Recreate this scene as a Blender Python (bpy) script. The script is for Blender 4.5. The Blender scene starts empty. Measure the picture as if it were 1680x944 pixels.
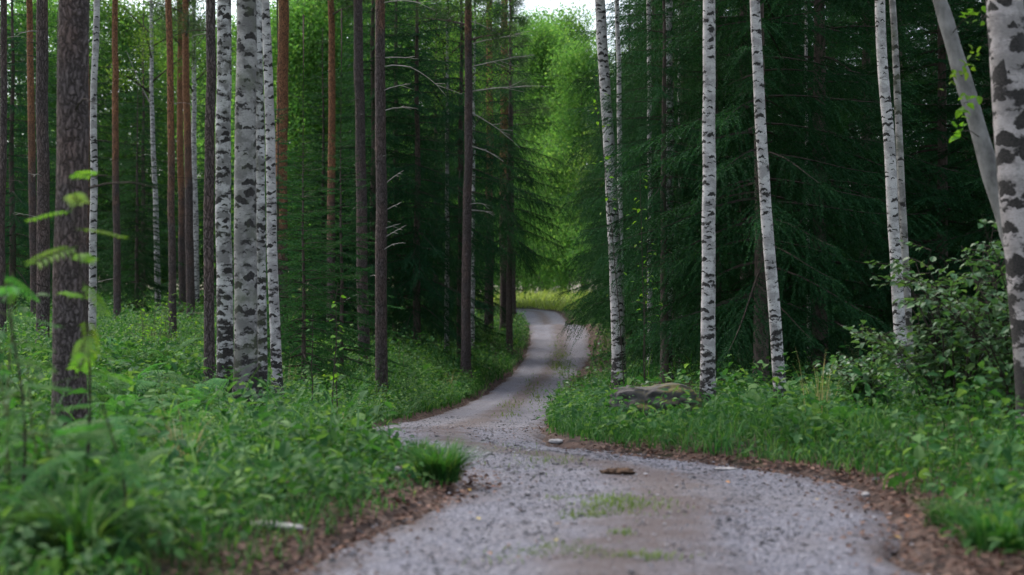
import bpy, math, random
import numpy as np
from mathutils import Vector

R = math.radians
rng = np.random.default_rng(7)
random.seed(7)
scene = bpy.context.scene
COL = scene.collection

# ---------------------------------------------------------------- camera, sky, sun, exposure
FPX = 1680 * 50.0 / 36.0          # focal length in photo pixels
CAM_Z = 1.27
CXP, CYP = 840.0, 480.0           # photo pixel of the level view direction
cam_d = bpy.data.cameras.new('camera')
cam = bpy.data.objects.new('camera', cam_d); COL.objects.link(cam)
cam.location = (0, 0, CAM_Z)
cam.rotation_euler = (R(90.0) + math.atan(8 / FPX), 0, 0)
cam_d.lens = 50; cam_d.sensor_width = 36
cam_d.clip_start = 0.05; cam_d.clip_end = 1500
cam_d.dof.use_dof = True; cam_d.dof.focus_distance = 22.0; cam_d.dof.aperture_fstop = 1.6
scene.camera = cam

SUN_EL, SUN_AZ = 58.0, -45.0      # azimuth from +Y, negative = to the left
world = bpy.data.worlds.new('World'); scene.world = world; world.use_nodes = True
wn = world.node_tree.nodes; wl = world.node_tree.links
sky = wn.new('ShaderNodeTexSky'); sky.sky_type = 'NISHITA'; sky.sun_disc = False
sky.sun_elevation = R(SUN_EL); sky.sun_rotation = R(SUN_AZ)
sky.air_density = 1.0; sky.dust_density = 3.0; sky.ozone_density = 1.0
bg = wn['Background']; bg.inputs['Strength'].default_value = 0.15
hsv = wn.new('ShaderNodeHueSaturation'); hsv.inputs['Saturation'].default_value = .6   # thin even cloud
wl.new(sky.outputs[0], hsv.inputs['Color']); wl.new(hsv.outputs[0], bg.inputs['Color'])
sun_d = bpy.data.lights.new('sun', 'SUN'); sun_d.energy = 1.5; sun_d.angle = R(20); sun_d.color = (1, .95, .87)
sun = bpy.data.objects.new('sun', sun_d); COL.objects.link(sun)
sdir = Vector((math.sin(R(SUN_AZ)) * math.cos(R(SUN_EL)), math.cos(R(SUN_AZ)) * math.cos(R(SUN_EL)), math.sin(R(SUN_EL))))
sun.rotation_euler = sdir.to_track_quat('Z', 'Y').to_euler()
vs = scene.view_settings
vs.view_transform = 'Standard'; vs.look = 'None'; vs.gamma = 1; vs.use_curve_mapping = False
vs.exposure = 1.4
cy = scene.cycles
cy.use_denoising = True
try: cy.denoiser = 'OPENIMAGEDENOISE'
except Exception: pass
cy.max_bounces = 6; cy.diffuse_bounces = 4; cy.glossy_bounces = 2; cy.transmission_bounces = 4; cy.transparent_max_bounces = 6
cy.caustics_reflective = False; cy.caustics_refractive = False
cy.use_adaptive_sampling = True; cy.adaptive_threshold = 0.015

# ---------------------------------------------------------------- helpers
def P(px, py, d):
    return np.array([(px - CXP) / FPX * d, d, CAM_Z - (py - CYP) / FPX * d])

def _h(ix, iy, iz):
    n = (ix * 374761393 + iy * 668265263 + iz * 2147483647 + 1013904223) & 0xffffffff
    n = ((n ^ (n >> 13)) * 1274126177) & 0xffffffff
    return ((n ^ (n >> 16)) & 0xffff) / 65535.0

def vnoise(x, y, z=0.0):
    x, y, z = np.broadcast_arrays(np.asarray(x, float), np.asarray(y, float), np.asarray(z, float))
    xi, yi, zi = np.floor(x).astype(np.int64), np.floor(y).astype(np.int64), np.floor(z).astype(np.int64)
    fx, fy, fz = x - xi, y - yi, z - zi
    fx, fy, fz = fx*fx*(3-2*fx), fy*fy*(3-2*fy), fz*fz*(3-2*fz)
    r = 0
    for a in (0, 1):
        for b in (0, 1):
            for c in (0, 1):
                w = (fx if a else 1-fx) * (fy if b else 1-fy) * (fz if c else 1-fz)
                r = r + w * _h(xi+a, yi+b, zi+c)
    return r

def fbm(x, y, z=0.0, o=3):
    s, a, t = 0, 1.0, 0
    for i in range(o):
        s = s + a * vnoise(x*2**i + 17*i, y*2**i + 5*i, z*2**i); t += a; a *= .5
    return s / t

def mesh_np(name, V, F, mats, midx=None, smooth=False):
    """one mesh from numpy verts and equal-sized polygons (or a list of such arrays)"""
    me = bpy.data.meshes.new(name)
    V = np.asarray(V, np.float32)
    Fl = F if isinstance(F, list) else [F]
    Fl = [np.asarray(f, np.int32) for f in Fl if len(f)]
    loops = np.concatenate([f.ravel() for f in Fl])
    tot = np.concatenate([np.full(len(f), f.shape[1], np.int32) for f in Fl])
    start = np.concatenate([[0], np.cumsum(tot)[:-1]]).astype(np.int32)
    me.vertices.add(len(V)); me.vertices.foreach_set('co', V.ravel())
    me.loops.add(len(loops)); me.loops.foreach_set('vertex_index', loops)
    me.polygons.add(len(tot)); me.polygons.foreach_set('loop_start', start)
    for m in (mats if isinstance(mats, (list, tuple)) else [mats]): me.materials.append(m)
    if midx is not None: me.polygons.foreach_set('material_index', np.asarray(midx, np.int32))
    me.polygons.foreach_set('use_smooth', np.full(len(tot), smooth))
    me.update(calc_edges=True)
    return me

def link(name, me, parent=None, loc=None):
    o = bpy.data.objects.new(name, me); COL.objects.link(o)
    if parent is not None: o.parent = parent
    if loc is not None: o.location = loc
    return o

def tag(o, label, cat, group=None):
    o['label'] = label; o['category'] = cat
    if group: o['group'] = group
    return o

def kind(o, k, label=None, cat=None):
    o['kind'] = k
    if label: o['label'] = label
    if cat: o['category'] = cat
    return o

def root(name, loc, label, cat, group=None, rz=0, sc=1):
    e = bpy.data.objects.new(name, None); COL.objects.link(e)
    e.empty_display_size = .2; e.location = loc; e.rotation_euler = (0, 0, rz); e.scale = (sc, sc, sc)
    return tag(e, label, cat, group)

class Acc:
    """collects verts and triangles with material slots"""
    def __init__(s): s.V, s.F, s.M, s.n = [], [], [], 0
    def add(s, V, F, m=0):
        V = np.asarray(V, float); F = np.asarray(F, int)
        s.V.append(V); s.F.append(F + s.n); s.M.append(np.full(len(F), m)); s.n += len(V)
    def mesh(s, name, mats, smooth=False):
        return mesh_np(name, np.concatenate(s.V), np.concatenate(s.F), mats, np.concatenate(s.M), smooth)

def tube(pts, rad, n=6, cap=True):
    """tube as triangles along pts with radii"""
    pts = np.asarray(pts, float); rad = np.asarray(rad, float); k = len(pts)
    t = np.gradient(pts, axis=0); t /= np.linalg.norm(t, axis=1)[:, None] + 1e-9
    ref = np.where(np.abs(t[:, 2:3]) > .9, [[1., 0, 0]], [[0, 0, 1.]])
    a = np.cross(t, ref); a /= np.linalg.norm(a, axis=1)[:, None] + 1e-9
    b = np.cross(t, a)
    th = np.arange(n) / n * 2 * np.pi
    V = pts[:, None, :] + rad[:, None, None] * (np.cos(th)[None, :, None] * a[:, None, :] + np.sin(th)[None, :, None] * b[:, None, :])
    i = np.arange(k - 1)[:, None] * n; j = np.arange(n)[None, :]; j2 = (j + 1) % n
    q = np.stack([i + j, i + j2, i + n + j2, i + n + j], -1).reshape(-1, 4)
    F = np.concatenate([q[:, [0, 1, 2]], q[:, [0, 2, 3]]])
    return V.reshape(-1, 3), F

def blades(pos, h, w, az, bend):
    """grass blades: 7 verts, 5 tris each"""
    N = len(pos)
    t = np.array([0, .38, .72, 1.0]); ww = np.array([.8, 1, .65, 0])
    dx, dy = np.cos(az), np.sin(az)
    off = (bend * h)[:, None] * t[None, :]**2
    zz = h[:, None] * (t[None, :] - .45 * np.minimum(bend, 1.4)[:, None] * t[None, :]**2.2)
    C = np.stack([pos[:, 0:1] + dx[:, None]*off, pos[:, 1:2] + dy[:, None]*off, pos[:, 2:3] + zz], -1)
    sd = np.stack([-dy, dx, np.zeros(N)], -1)[:, None, :] * (w[:, None] * ww[None, :] * .5)[:, :, None]
    L = C - sd; Rr = C + sd
    V = np.stack([L[:, 0], Rr[:, 0], L[:, 1], Rr[:, 1], L[:, 2], Rr[:, 2], C[:, 3]], 1)
    T = np.array([[0, 1, 3], [0, 3, 2], [2, 3, 5], [2, 5, 4], [4, 5, 6]])
    F = (np.arange(N)[:, None, None] * 7 + T[None]).reshape(-1, 3)
    return V.reshape(-1, 3), F

def leaves(pos, az, pitch, L, W, roll=None, lod=1):
    """leaf blades; pitch = angle of the leaf axis above horizontal"""
    N = len(pos)
    if lod == 0:
        U = np.array([[0, 0, 0], [.45, .5, .06], [1, 0, -.05], [.45, -.5, .06]])
        T = np.array([[0, 1, 2], [0, 2, 3]])
    else:
        U = np.array([[0, 0, 0], [.33, 0, 0], [.68, 0, -.02], [1, 0, -.1],
                      [.30, .5, .10], [.66, .36, .06], [.30, -.5, .10], [.66, -.36, .06], [.12, .3, .05], [.12, -.3, .05]])
        T = np.array([[0, 1, 8], [8, 1, 4], [1, 5, 4], [1, 2, 5], [2, 3, 5],
                      [0, 9, 1], [9, 6, 1], [1, 6, 7], [1, 7, 2], [2, 7, 3]])
    ca, sa, cp, sp = np.cos(az), np.sin(az), np.cos(pitch), np.sin(pitch)
    ax = np.stack([ca*cp, sa*cp, sp], -1); sd = np.stack([-sa, ca, np.zeros(N)], -1)
    up = np.cross(ax, sd)
    if roll is not None:
        cr, sr = np.cos(roll)[:, None], np.sin(roll)[:, None]
        sd, up = sd*cr + up*sr, up*cr - sd*sr
    V = (pos[:, None, :] + ax[:, None, :] * (U[None, :, 0] * L[:, None])[:, :, None]
         + sd[:, None, :] * (U[None, :, 1] * W[:, None])[:, :, None] + up[:, None, :] * (U[None, :, 2] * L[:, None])[:, :, None])
    F = (np.arange(N)[:, None, None] * len(U) + T[None]).reshape(-1, 3)
    return V.reshape(-1, 3), F

# ---------------------------------------------------------------- materials
def new_mat(name):
    m = bpy.data.materials.new(name); m.use_nodes = True
    nt = m.node_tree; b = nt.nodes['Principled BSDF']
    return m, nt, b

def N(nt, t, **k):
    n = nt.nodes.new(t)
    for a, v in k.items(): setattr(n, a, v)
    return n

def ramp(nt, fac, stops, interp='LINEAR'):
    r = N(nt, 'ShaderNodeValToRGB'); r.color_ramp.interpolation = interp
    e = r.color_ramp.elements
    while len(e) < len(stops): e.new(.5)
    for i, (p, c) in enumerate(stops):
        e[i].position = p; e[i].color = (*c, 1) if len(c) == 3 else c
    nt.links.new(fac, r.inputs[0]); return r.outputs[0]

def mixc(nt, fac, a, b, mode='MIX'):
    m = N(nt, 'ShaderNodeMix', data_type='RGBA', blend_type=mode)
    for s, v in ((0, fac), (6, a), (7, b)):
        if hasattr(v, 'links') or hasattr(v, 'is_linked'): nt.links.new(v, m.inputs[s])
        else: m.inputs[s].default_value = v if s == 0 else (*v, 1)
    return m.outputs[2]

def math_n(nt, op, a, b=None, clamp=False):
    m = N(nt, 'ShaderNodeMath', operation=op, use_clamp=clamp)
    for i, v in enumerate((a, b)):
        if v is None: continue
        if hasattr(v, 'is_linked'): nt.links.new(v, m.inputs[i])
        else: m.inputs[i].default_value = v
    return m.outputs[0]

def coords(nt, scale=(1, 1, 1), kind_='Object', warp=0, wscale=3):
    tc = N(nt, 'ShaderNodeTexCoord'); mp = N(nt, 'ShaderNodeMapping')
    mp.inputs['Scale'].default_value = scale
    src = tc.outputs[kind_]
    if warp:
        ns = N(nt, 'ShaderNodeTexNoise'); ns.inputs['Scale'].default_value = wscale; ns.inputs['Detail'].default_value = 3
        nt.links.new(src, ns.inputs['Vector'])
        vm = N(nt, 'ShaderNodeVectorMath', operation='MULTIPLY_ADD')
        nt.links.new(ns.outputs['Color'], vm.inputs[0]); vm.inputs[1].default_value = (warp,)*3
        nt.links.new(src, vm.inputs[2]); src = vm.outputs[0]
    nt.links.new(src, mp.inputs['Vector']); return mp.outputs[0]

def noise(nt, vec, scale, detail=4, rough=.55):
    n = N(nt, 'ShaderNodeTexNoise'); n.inputs['Scale'].default_value = scale
    n.inputs['Detail'].default_value = detail; n.inputs['Roughness'].default_value = rough
    nt.links.new(vec, n.inputs['Vector']); return n.outputs['Fac']

def voro(nt, vec, scale, feature='F1', out='Distance', rnd=1):
    n = N(nt, 'ShaderNodeTexVoronoi', feature=feature); n.inputs['Scale'].default_value = scale
    n.inputs['Randomness'].default_value = rnd
    nt.links.new(vec, n.inputs['Vector']); return n.outputs[out]

def bump(nt, b, h, strength, dist):
    n = N(nt, 'ShaderNodeBump'); n.inputs['Strength'].default_value = strength; n.inputs['Distance'].default_value = dist
    nt.links.new(h, n.inputs['Height']); nt.links.new(n.outputs[0], b.inputs['Normal'])

def foliage(name, ca, cb, cc, trans=.4, tcol=(1.25, 1.3, .55), rough=.62, spec=.13, patch=.6):
    """leaf material: colour varies per leaf, per tree and in soft patches; some light passes through"""
    m, nt, b = new_mat(name)
    geo = N(nt, 'ShaderNodeNewGeometry'); oi = N(nt, 'ShaderNodeObjectInfo')
    c = ramp(nt, geo.outputs['Random Per Island'], [(0, ca), (.6, cb), (1, cc)])
    v = coords(nt, (1, 1, 1), 'Object')
    p = noise(nt, v, patch, 2)
    c = mixc(nt, math_n(nt, 'MULTIPLY', ramp(nt, p, [(.40, (0, 0, 0)), (.60, (1, 1, 1))]), .62), c, tuple(x*.5 for x in cb))
    hs = N(nt, 'ShaderNodeHueSaturation')
    nt.links.new(c, hs.inputs['Color'])
    nt.links.new(math_n(nt, 'MULTIPLY_ADD', oi.outputs['Random'], .035), hs.inputs['Hue'])
    hs.inputs['Hue'].links[0].from_node.inputs[2].default_value = .482
    nt.links.new(math_n(nt, 'MULTIPLY_ADD', oi.outputs['Random'], .4), hs.inputs['Value'])
    hs.inputs['Value'].links[0].from_node.inputs[2].default_value = .8
    c = hs.outputs[0]
    nt.links.new(c, b.inputs['Base Color']); b.inputs['Roughness'].default_value = rough
    b.inputs['Specular IOR Level'].default_value = spec
    tr = N(nt, 'ShaderNodeBsdfTranslucent')
    nt.links.new(mixc(nt, 1.0, c, tcol, 'MULTIPLY'), tr.inputs['Color'])
    mx = N(nt, 'ShaderNodeMixShader'); mx.inputs[0].default_value = trans
    nt.links.new(b.outputs[0], mx.inputs[1]); nt.links.new(tr.outputs[0], mx.inputs[2])
    nt.links.new(mx.outputs[0], nt.nodes['Material Output'].inputs['Surface'])
    return m

M = {}
M['needle'] = foliage('spruce_needles', (.010, .042, .018), (.018, .066, .027), (.034, .105, .037), .3, rough=.7, spec=.08, patch=.7)
M['needle_young'] = foliage('young_spruce_needles', (.018, .080, .030), (.030, .11, .038), (.05, .15, .045), .3, rough=.7, spec=.08, patch=.9)
M['pine_needle'] = foliage('pine_needles', (.035, .075, .035), (.05, .10, .04), (.07, .12, .045), .3)
M['birch_leaf'] = foliage('birch_leaves', (.07, .15, .03), (.10, .19, .04), (.15, .23, .05), .5)
M['far_leaf'] = foliage('far_tree_leaves', (.075, .19, .055), (.12, .26, .07), (.22, .34, .10), .58, (1.2, 1.3, .62), patch=.35)
M['grass'] = foliage('grass_blades', (.020, .085, .022), (.052, .155, .036), (.16, .26, .085), .4, patch=.9)
M['road_grass'] = foliage('short_road_grass', (.08, .15, .03), (.12, .19, .04), (.2, .25, .08), .35, patch=2)
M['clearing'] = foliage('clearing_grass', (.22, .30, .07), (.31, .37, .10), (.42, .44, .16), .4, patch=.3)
M['herb'] = foliage('herb_leaves', (.018, .07, .024), (.05, .14, .038), (.17, .27, .09), .4, patch=1.2)
M['fern'] = foliage('fern_fronds', (.05, .16, .045), (.07, .2, .055), (.10, .23, .06), .4)
M['shrub_leaf'] = foliage('shrub_leaves', (.05, .13, .055), (.08, .18, .075), (.13, .24, .10), .4, rough=.45, spec=.35)
M['sapling_leaf'] = foliage('sapling_leaves', (.09, .21, .03), (.13, .27, .035), (.18, .32, .05), .5)
M['dry'] = foliage('dry_fronds', (.20, .10, .035), (.28, .14, .05), (.34, .21, .09), .25, (1, .8, .5))
M['drygrass'] = foliage('dry_grass', (.27, .23, .10), (.36, .30, .15), (.42, .36, .2), .3, (1, .9, .6))
M['litter'] = foliage('leaf_litter', (.05, .03, .024), (.11, .062, .045), (.24, .145, .105), .1, (1, .8, .6))
M['yellow_leaf'] = foliage('yellow_fallen_leaf', (.5, .38, .10), (.58, .42, .12), (.6, .5, .2), .2, (1, .8, .4))
M['orange_leaf'] = foliage('orange_fallen_leaf', (.42, .19, .08), (.5, .22, .1), (.5, .26, .14), .2, (1, .8, .5))

def mat_pine():
    m, nt, b = new_mat('pine_bark')
    v = coords(nt, (1, 1, .17), warp=.09, wscale=11)
    crack = voro(nt, v, 34, 'DISTANCE_TO_EDGE')
    plates = voro(nt, v, 26, 'F1', 'Color')
    fine = noise(nt, coords(nt, (1, 1, .5)), 60, 5, .7)
    big = noise(nt, coords(nt, (1, 1, .5)), 3, 3)
    low = mixc(nt, ramp(nt, fine, [(.3, (0,)*3), (.72, (1,)*3)]), (.055, .043, .042), (.20, .16, .152))
    low = mixc(nt, math_n(nt, 'MULTIPLY', ramp(nt, big, [(.45, (0,)*3), (.7, (1,)*3)]), .5), low, (.21, .125, .098))
    up = mixc(nt, ramp(nt, fine, [(.3, (0,)*3), (.75, (1,)*3)]), (.22, .095, .045), (.50, .245, .13))
    oi = N(nt, 'ShaderNodeObjectInfo'); sp = N(nt, 'ShaderNodeSeparateColor'); nt.links.new(oi.outputs['Color'], sp.inputs[0])
    tc = N(nt, 'ShaderNodeTexCoord'); sx = N(nt, 'ShaderNodeSeparateXYZ'); nt.links.new(tc.outputs['Object'], sx.inputs[0])
    hz = math_n(nt, 'SUBTRACT', sx.outputs['Z'], math_n(nt, 'MULTIPLY', sp.outputs[0], 20.0))
    hz = math_n(nt, 'ADD', hz, math_n(nt, 'MULTIPLY', math_n(nt, 'SUBTRACT', big, .5), 5.0))
    f = N(nt, 'ShaderNodeMapRange'); nt.links.new(hz, f.inputs[0]); f.inputs[1].default_value = -1.2; f.inputs[2].default_value = 1.4
    c = mixc(nt, f.outputs[0], low, up)
    c = mixc(nt, ramp(nt, crack, [(.0, (.9,)*3), (.16, (0,)*3)]), c, (.030, .023, .021))
    nt.links.new(c, b.inputs['Base Color']); b.inputs['Roughness'].default_value = .9; b.inputs['Specular IOR Level'].default_value = .15
    h = math_n(nt, 'ADD', ramp(nt, crack, [(0, (0,)*3), (.22, (1,)*3)]), math_n(nt, 'MULTIPLY', fine, .6))
    bump(nt, b, h, .9, .025)
    return m
M['pine'] = mat_pine()

def mat_birch(name, white, grey, dark_lo, patch_scale, base_h, seed=0, moss=0.0, cell=(.13, .12), thick=.24):
    """white paper bark, black flat lens scars, rough dark bark below base_h"""
    m, nt, b = new_mat(name)
    tc = N(nt, 'ShaderNodeTexCoord'); oi = N(nt, 'ShaderNodeObjectInfo')
    sh = N(nt, 'ShaderNodeVectorMath', operation='ADD'); nt.links.new(tc.outputs['Object'], sh.inputs[0])
    rv = N(nt, 'ShaderNodeCombineXYZ')
    for i in range(3): nt.links.new(math_n(nt, 'MULTIPLY', oi.outputs['Random'], 37.0 + 11*i), rv.inputs[i])
    nt.links.new(rv.outputs[0], sh.inputs[1])
    def cs(s, warp=0):
        mp = N(nt, 'ShaderNodeMapping'); mp.inputs['Scale'].default_value = s
        src = sh.outputs[0]
        if warp:
            ns = N(nt, 'ShaderNodeTexNoise'); ns.inputs['Scale'].default_value = 22; ns.inputs['Detail'].default_value = 4
            nt.links.new(src, ns.inputs['Vector'])
            vm = N(nt, 'ShaderNodeVectorMath', operation='MULTIPLY_ADD')
            nt.links.new(ns.outputs['Color'], vm.inputs[0]); vm.inputs[1].default_value = (warp,)*3; nt.links.new(src, vm.inputs[2]); src = vm.outputs[0]
        nt.links.new(src, mp.inputs['Vector']); return mp.outputs[0]
    big = noise(nt, cs((1, 1, 1.6), .10), 5*patch_scale, 3)
    scar = noise(nt, cs((1, 1, 2.9), .09), 4.6*patch_scale, 5, .62)
    lent = noise(nt, cs((1, 1, 9), .02), 13, 3, .6)
    fine = noise(nt, cs((1, 1, 2)), 50, 5, .7)
    c = mixc(nt, ramp(nt, big, [(.42, (0,)*3), (.58, (1,)*3)]), white, grey)
    c = mixc(nt, math_n(nt, 'MULTIPLY', ramp(nt, fine, [(.35, (1,)*3), (.6, (0,)*3)]), .45), c, tuple(x*.55 for x in grey))
    c = mixc(nt, math_n(nt, 'MULTIPLY', ramp(nt, lent, [(.60, (0,)*3), (.68, (1,)*3)]), .6), c, (.07, .06, .055))
    sx = N(nt, 'ShaderNodeSeparateXYZ'); nt.links.new(tc.outputs['Object'], sx.inputs[0])
    mr = N(nt, 'ShaderNodeMapRange'); nt.links.new(sx.outputs['Z'], mr.inputs[0])
    mr.inputs[1].default_value = 0; mr.inputs[2].default_value = base_h; mr.inputs[3].default_value = .17; mr.inputs[4].default_value = 0
    s2 = math_n(nt, 'ADD', scar, mr.outputs[0])
    dk = ramp(nt, s2, [(dark_lo, (0,)*3), (dark_lo + .045, (1,)*3)])
    dc = mixc(nt, ramp(nt, fine, [(.35, (0,)*3), (.7, (1,)*3)]), (.009, .008, .008), (.055, .048, .043))
    # branch scars: dark eyebrow shapes, one per cell of the unrolled bark
    ba = N(nt, 'ShaderNodeAttribute', attribute_name='bark')
    wn_ = N(nt, 'ShaderNodeTexNoise'); wn_.inputs['Scale'].default_value = 24; wn_.inputs['Detail'].default_value = 6
    nt.links.new(ba.outputs['Vector'], wn_.inputs['Vector'])
    wv = N(nt, 'ShaderNodeVectorMath', operation='MULTIPLY_ADD'); nt.links.new(wn_.outputs['Color'], wv.inputs[0]); wv.inputs[1].default_value = (.085, .06, 0); nt.links.new(ba.outputs['Vector'], wv.inputs[2])
    mpv = N(nt, 'ShaderNodeVectorMath', operation='MULTIPLY'); nt.links.new(wv.outputs[0], mpv.inputs[0]); mpv.inputs[1].default_value = (1/cell[0], 1/cell[1], 0)
    vo = N(nt, 'ShaderNodeTexVoronoi', feature='F1', voronoi_dimensions='2D'); vo.inputs['Scale'].default_value = 1; vo.inputs['Randomness'].default_value = .9
    nt.links.new(mpv.outputs[0], vo.inputs['Vector'])
    lo = N(nt, 'ShaderNodeVectorMath', operation='SUBTRACT'); nt.links.new(mpv.outputs[0], lo.inputs[0]); nt.links.new(vo.outputs['Position'], lo.inputs[1])
    ls = N(nt, 'ShaderNodeSeparateXYZ'); nt.links.new(lo.outputs[0], ls.inputs[0])
    cs_ = N(nt, 'ShaderNodeSeparateColor'); nt.links.new(vo.outputs['Color'], cs_.inputs[0])
    au = math_n(nt, 'ABSOLUTE', ls.outputs[0])
    yy = math_n(nt, 'ADD', ls.outputs[1], math_n(nt, 'MULTIPLY', au, .45))
    size = math_n(nt, 'MULTIPLY_ADD', math_n(nt, 'POWER', cs_.outputs[0], 2.2), 1.0); size.node.inputs[2].default_value = .10
    ea = math_n(nt, 'POWER', math_n(nt, 'DIVIDE', au, math_n(nt, 'MULTIPLY', size, .85)), 2.0)
    eb = math_n(nt, 'POWER', math_n(nt, 'ABSOLUTE', math_n(nt, 'DIVIDE', yy, math_n(nt, 'MULTIPLY', size, thick))), 2.0)
    em = ramp(nt, math_n(nt, 'ADD', ea, eb), [(.75, (1,)*3), (1.0, (0,)*3)])
    dk = math_n(nt, 'MAXIMUM', dk, em)
    c = mixc(nt, dk, c, dc)
    if moss:
        mo = noise(nt, cs((1, 1, .8)), 4, 4)
        c = mixc(nt, math_n(nt, 'MULTIPLY', ramp(nt, mo, [(.5, (0,)*3), (.68, (1,)*3)]), moss), c, (.10, .115, .06))
    nt.links.new(c, b.inputs['Base Color']); b.inputs['Roughness'].default_value = .75; b.inputs['Specular IOR Level'].default_value = .25
    h = math_n(nt, 'SUBTRACT', math_n(nt, 'MULTIPLY', fine, .5), math_n(nt, 'MULTIPLY', dk, .7))
    bump(nt, b, h, .7, .012)
    return m
M['birch'] = mat_birch('birch_bark', (.52, .49, .47), (.30, .28, .27), .585, 1.0, 1.2, cell=(.13, .10), thick=.24)
M['birch_old'] = mat_birch('old_birch_bark', (.54, .52, .50), (.20, .19, .18), .55, 1.0, 1.4, moss=.3, cell=(.12, .10), thick=.34)
M['birch_grey'] = mat_birch('grey_birch_bark', (.33, .31, .29), (.15, .14, .13), .575, .9, 1.3, moss=.45, cell=(.16, .15), thick=.30)
M['birch_rough'] = mat_birch('rough_birch_bark', (.42, .375, .36), (.24, .215, .205), .525, .8, 1.6, cell=(.22, .22), thick=.46)

def mat_simple(name, a, b_, scale, zs=1, rough=.9, bs=.6, bd=.01, spec=.2):
    m, nt, b = new_mat(name)
    v = coords(nt, (1, 1, zs))
    f = noise(nt, v, scale, 6, .65)
    nt.links.new(mixc(nt, ramp(nt, f, [(.32, (0,)*3), (.68, (1,)*3)]), a, b_), b.inputs['Base Color'])
    b.inputs['Roughness'].default_value = rough; b.inputs['Specular IOR Level'].default_value = spec
    bump(nt, b, f, bs, bd); return m
M['spruce_bark'] = mat_simple('spruce_bark', (.035, .026, .022), (.13, .10, .085), 22, .5, bd=.02)
M['alder'] = mat_simple('grey_smooth_bark', (.10, .095, .088), (.25, .24, .225), 9, .6, bd=.006)
M['deadwood'] = mat_simple('dead_branch_wood', (.16, .145, .13), (.36, .34, .31), 14, .4)
M['twig'] = mat_simple('dark_twigs', (.02, .016, .013), (.06, .046, .037), 12)
M['green_stem'] = mat_simple('green_stems', (.07, .10, .035), (.13, .13, .06), 14)
M['stone_pale'] = mat_simple('pale_stone', (.16, .15, .15), (.36, .345, .34), 14, bs=.5)
M['stone_dark'] = mat_simple('dark_stone', (.035, .033, .036), (.10, .095, .10), 14, bs=.5)
M['clod'] = mat_simple('brown_clod', (.03, .02, .014), (.11, .065, .04), 26, bs=.8)
M['farwood'] = mat_simple('far_trunk_bark', (.06, .05, .045), (.17, .145, .12), 8, .3)

def mat_rock():
    m, nt, b = new_mat('mossy_rock'); v = coords(nt)
    f = noise(nt, v, 7, 8, .65); g = noise(nt, v, 3.2, 4)
    c = mixc(nt, ramp(nt, f, [(.3, (0,)*3), (.7, (1,)*3)]), (.022, .02, .02), (.085, .078, .072))
    geo = N(nt, 'ShaderNodeNewGeometry'); sx = N(nt, 'ShaderNodeSeparateXYZ'); nt.links.new(geo.outputs['True Normal'], sx.inputs[0])
    mo = math_n(nt, 'MULTIPLY', ramp(nt, g, [(.44, (0,)*3), (.58, (1,)*3)]), ramp(nt, sx.outputs['Z'], [(.1, (0,)*3), (.6, (1,)*3)]))
    c = mixc(nt, mo, c, mixc(nt, f, (.05, .06, .015), (.14, .105, .03)))
    nt.links.new(c, b.inputs['Base Color']); b.inputs['Roughness'].default_value = .9
    bump(nt, b, f, .9, .03); return m
M['rock'] = mat_rock()

def mat_gravel():
    m, nt, b = new_mat('gravel')
    v = coords(nt)
    s1 = voro(nt, v, 55, 'F1', 'Color'); d1 = voro(nt, v, 55, 'F1', 'Distance')
    s2 = voro(nt, v, 130, 'F1', 'Color'); d2 = voro(nt, v, 130, 'F1', 'Distance')
    fine = noise(nt, v, 160, 3, .7)
    med = noise(nt, v, 2.3, 5, .6); big = noise(nt, v, .6, 4)
    sep1 = N(nt, 'ShaderNodeSeparateColor'); nt.links.new(s1, sep1.inputs[0])
    sep2 = N(nt, 'ShaderNodeSeparateColor'); nt.links.new(s2, sep2.inputs[0])
    c1 = ramp(nt, sep1.outputs[0], [(0, (.045, .046, .056)), (.4, (.13, .131, .166)), (.75, (.192, .19, .235)), (1, (.33, .325, .36))])
    c2 = ramp(nt, sep2.outputs[0], [(0, (.04, .04, .048)), (.5, (.145, .143, .17)), (1, (.27, .265, .30))])
    c = mixc(nt, ramp(nt, fine, [(.42, (0,)*3), (.58, (1,)*3)]), c1, c2)
    at = N(nt, 'ShaderNodeAttribute', attribute_name='track')     # 0 in the wheel tracks, 1 on the crown and the edges
    tr = math_n(nt, 'MULTIPLY_ADD', math_n(nt, 'SUBTRACT', med, .5), 2.4); tr.node.inputs[2].default_value = 0
    tk = math_n(nt, 'ADD', at.outputs['Fac'], tr, True)
    dirt = mixc(nt, fine, (.05, .034, .031), (.125, .09, .08))
    c = mixc(nt, math_n(nt, 'MULTIPLY', tk, .85), c, dirt)
    c = mixc(nt, math_n(nt, 'MULTIPLY', ramp(nt, big, [(.5, (0,)*3), (.72, (1,)*3)]), .3), c, (.20, .18, .178))
    nt.links.new(c, b.inputs['Base Color']); b.inputs['Roughness'].default_value = .85; b.inputs['Specular IOR Level'].default_value = .35
    h = math_n(nt, 'ADD', math_n(nt, 'MULTIPLY', d1, -1.0), math_n(nt, 'MULTIPLY', d2, -.6))
    h = math_n(nt, 'ADD', h, math_n(nt, 'MULTIPLY', med, 1.2))
    bump(nt, b, h, .9, .02); return m
M['gravel'] = mat_gravel()

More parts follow.
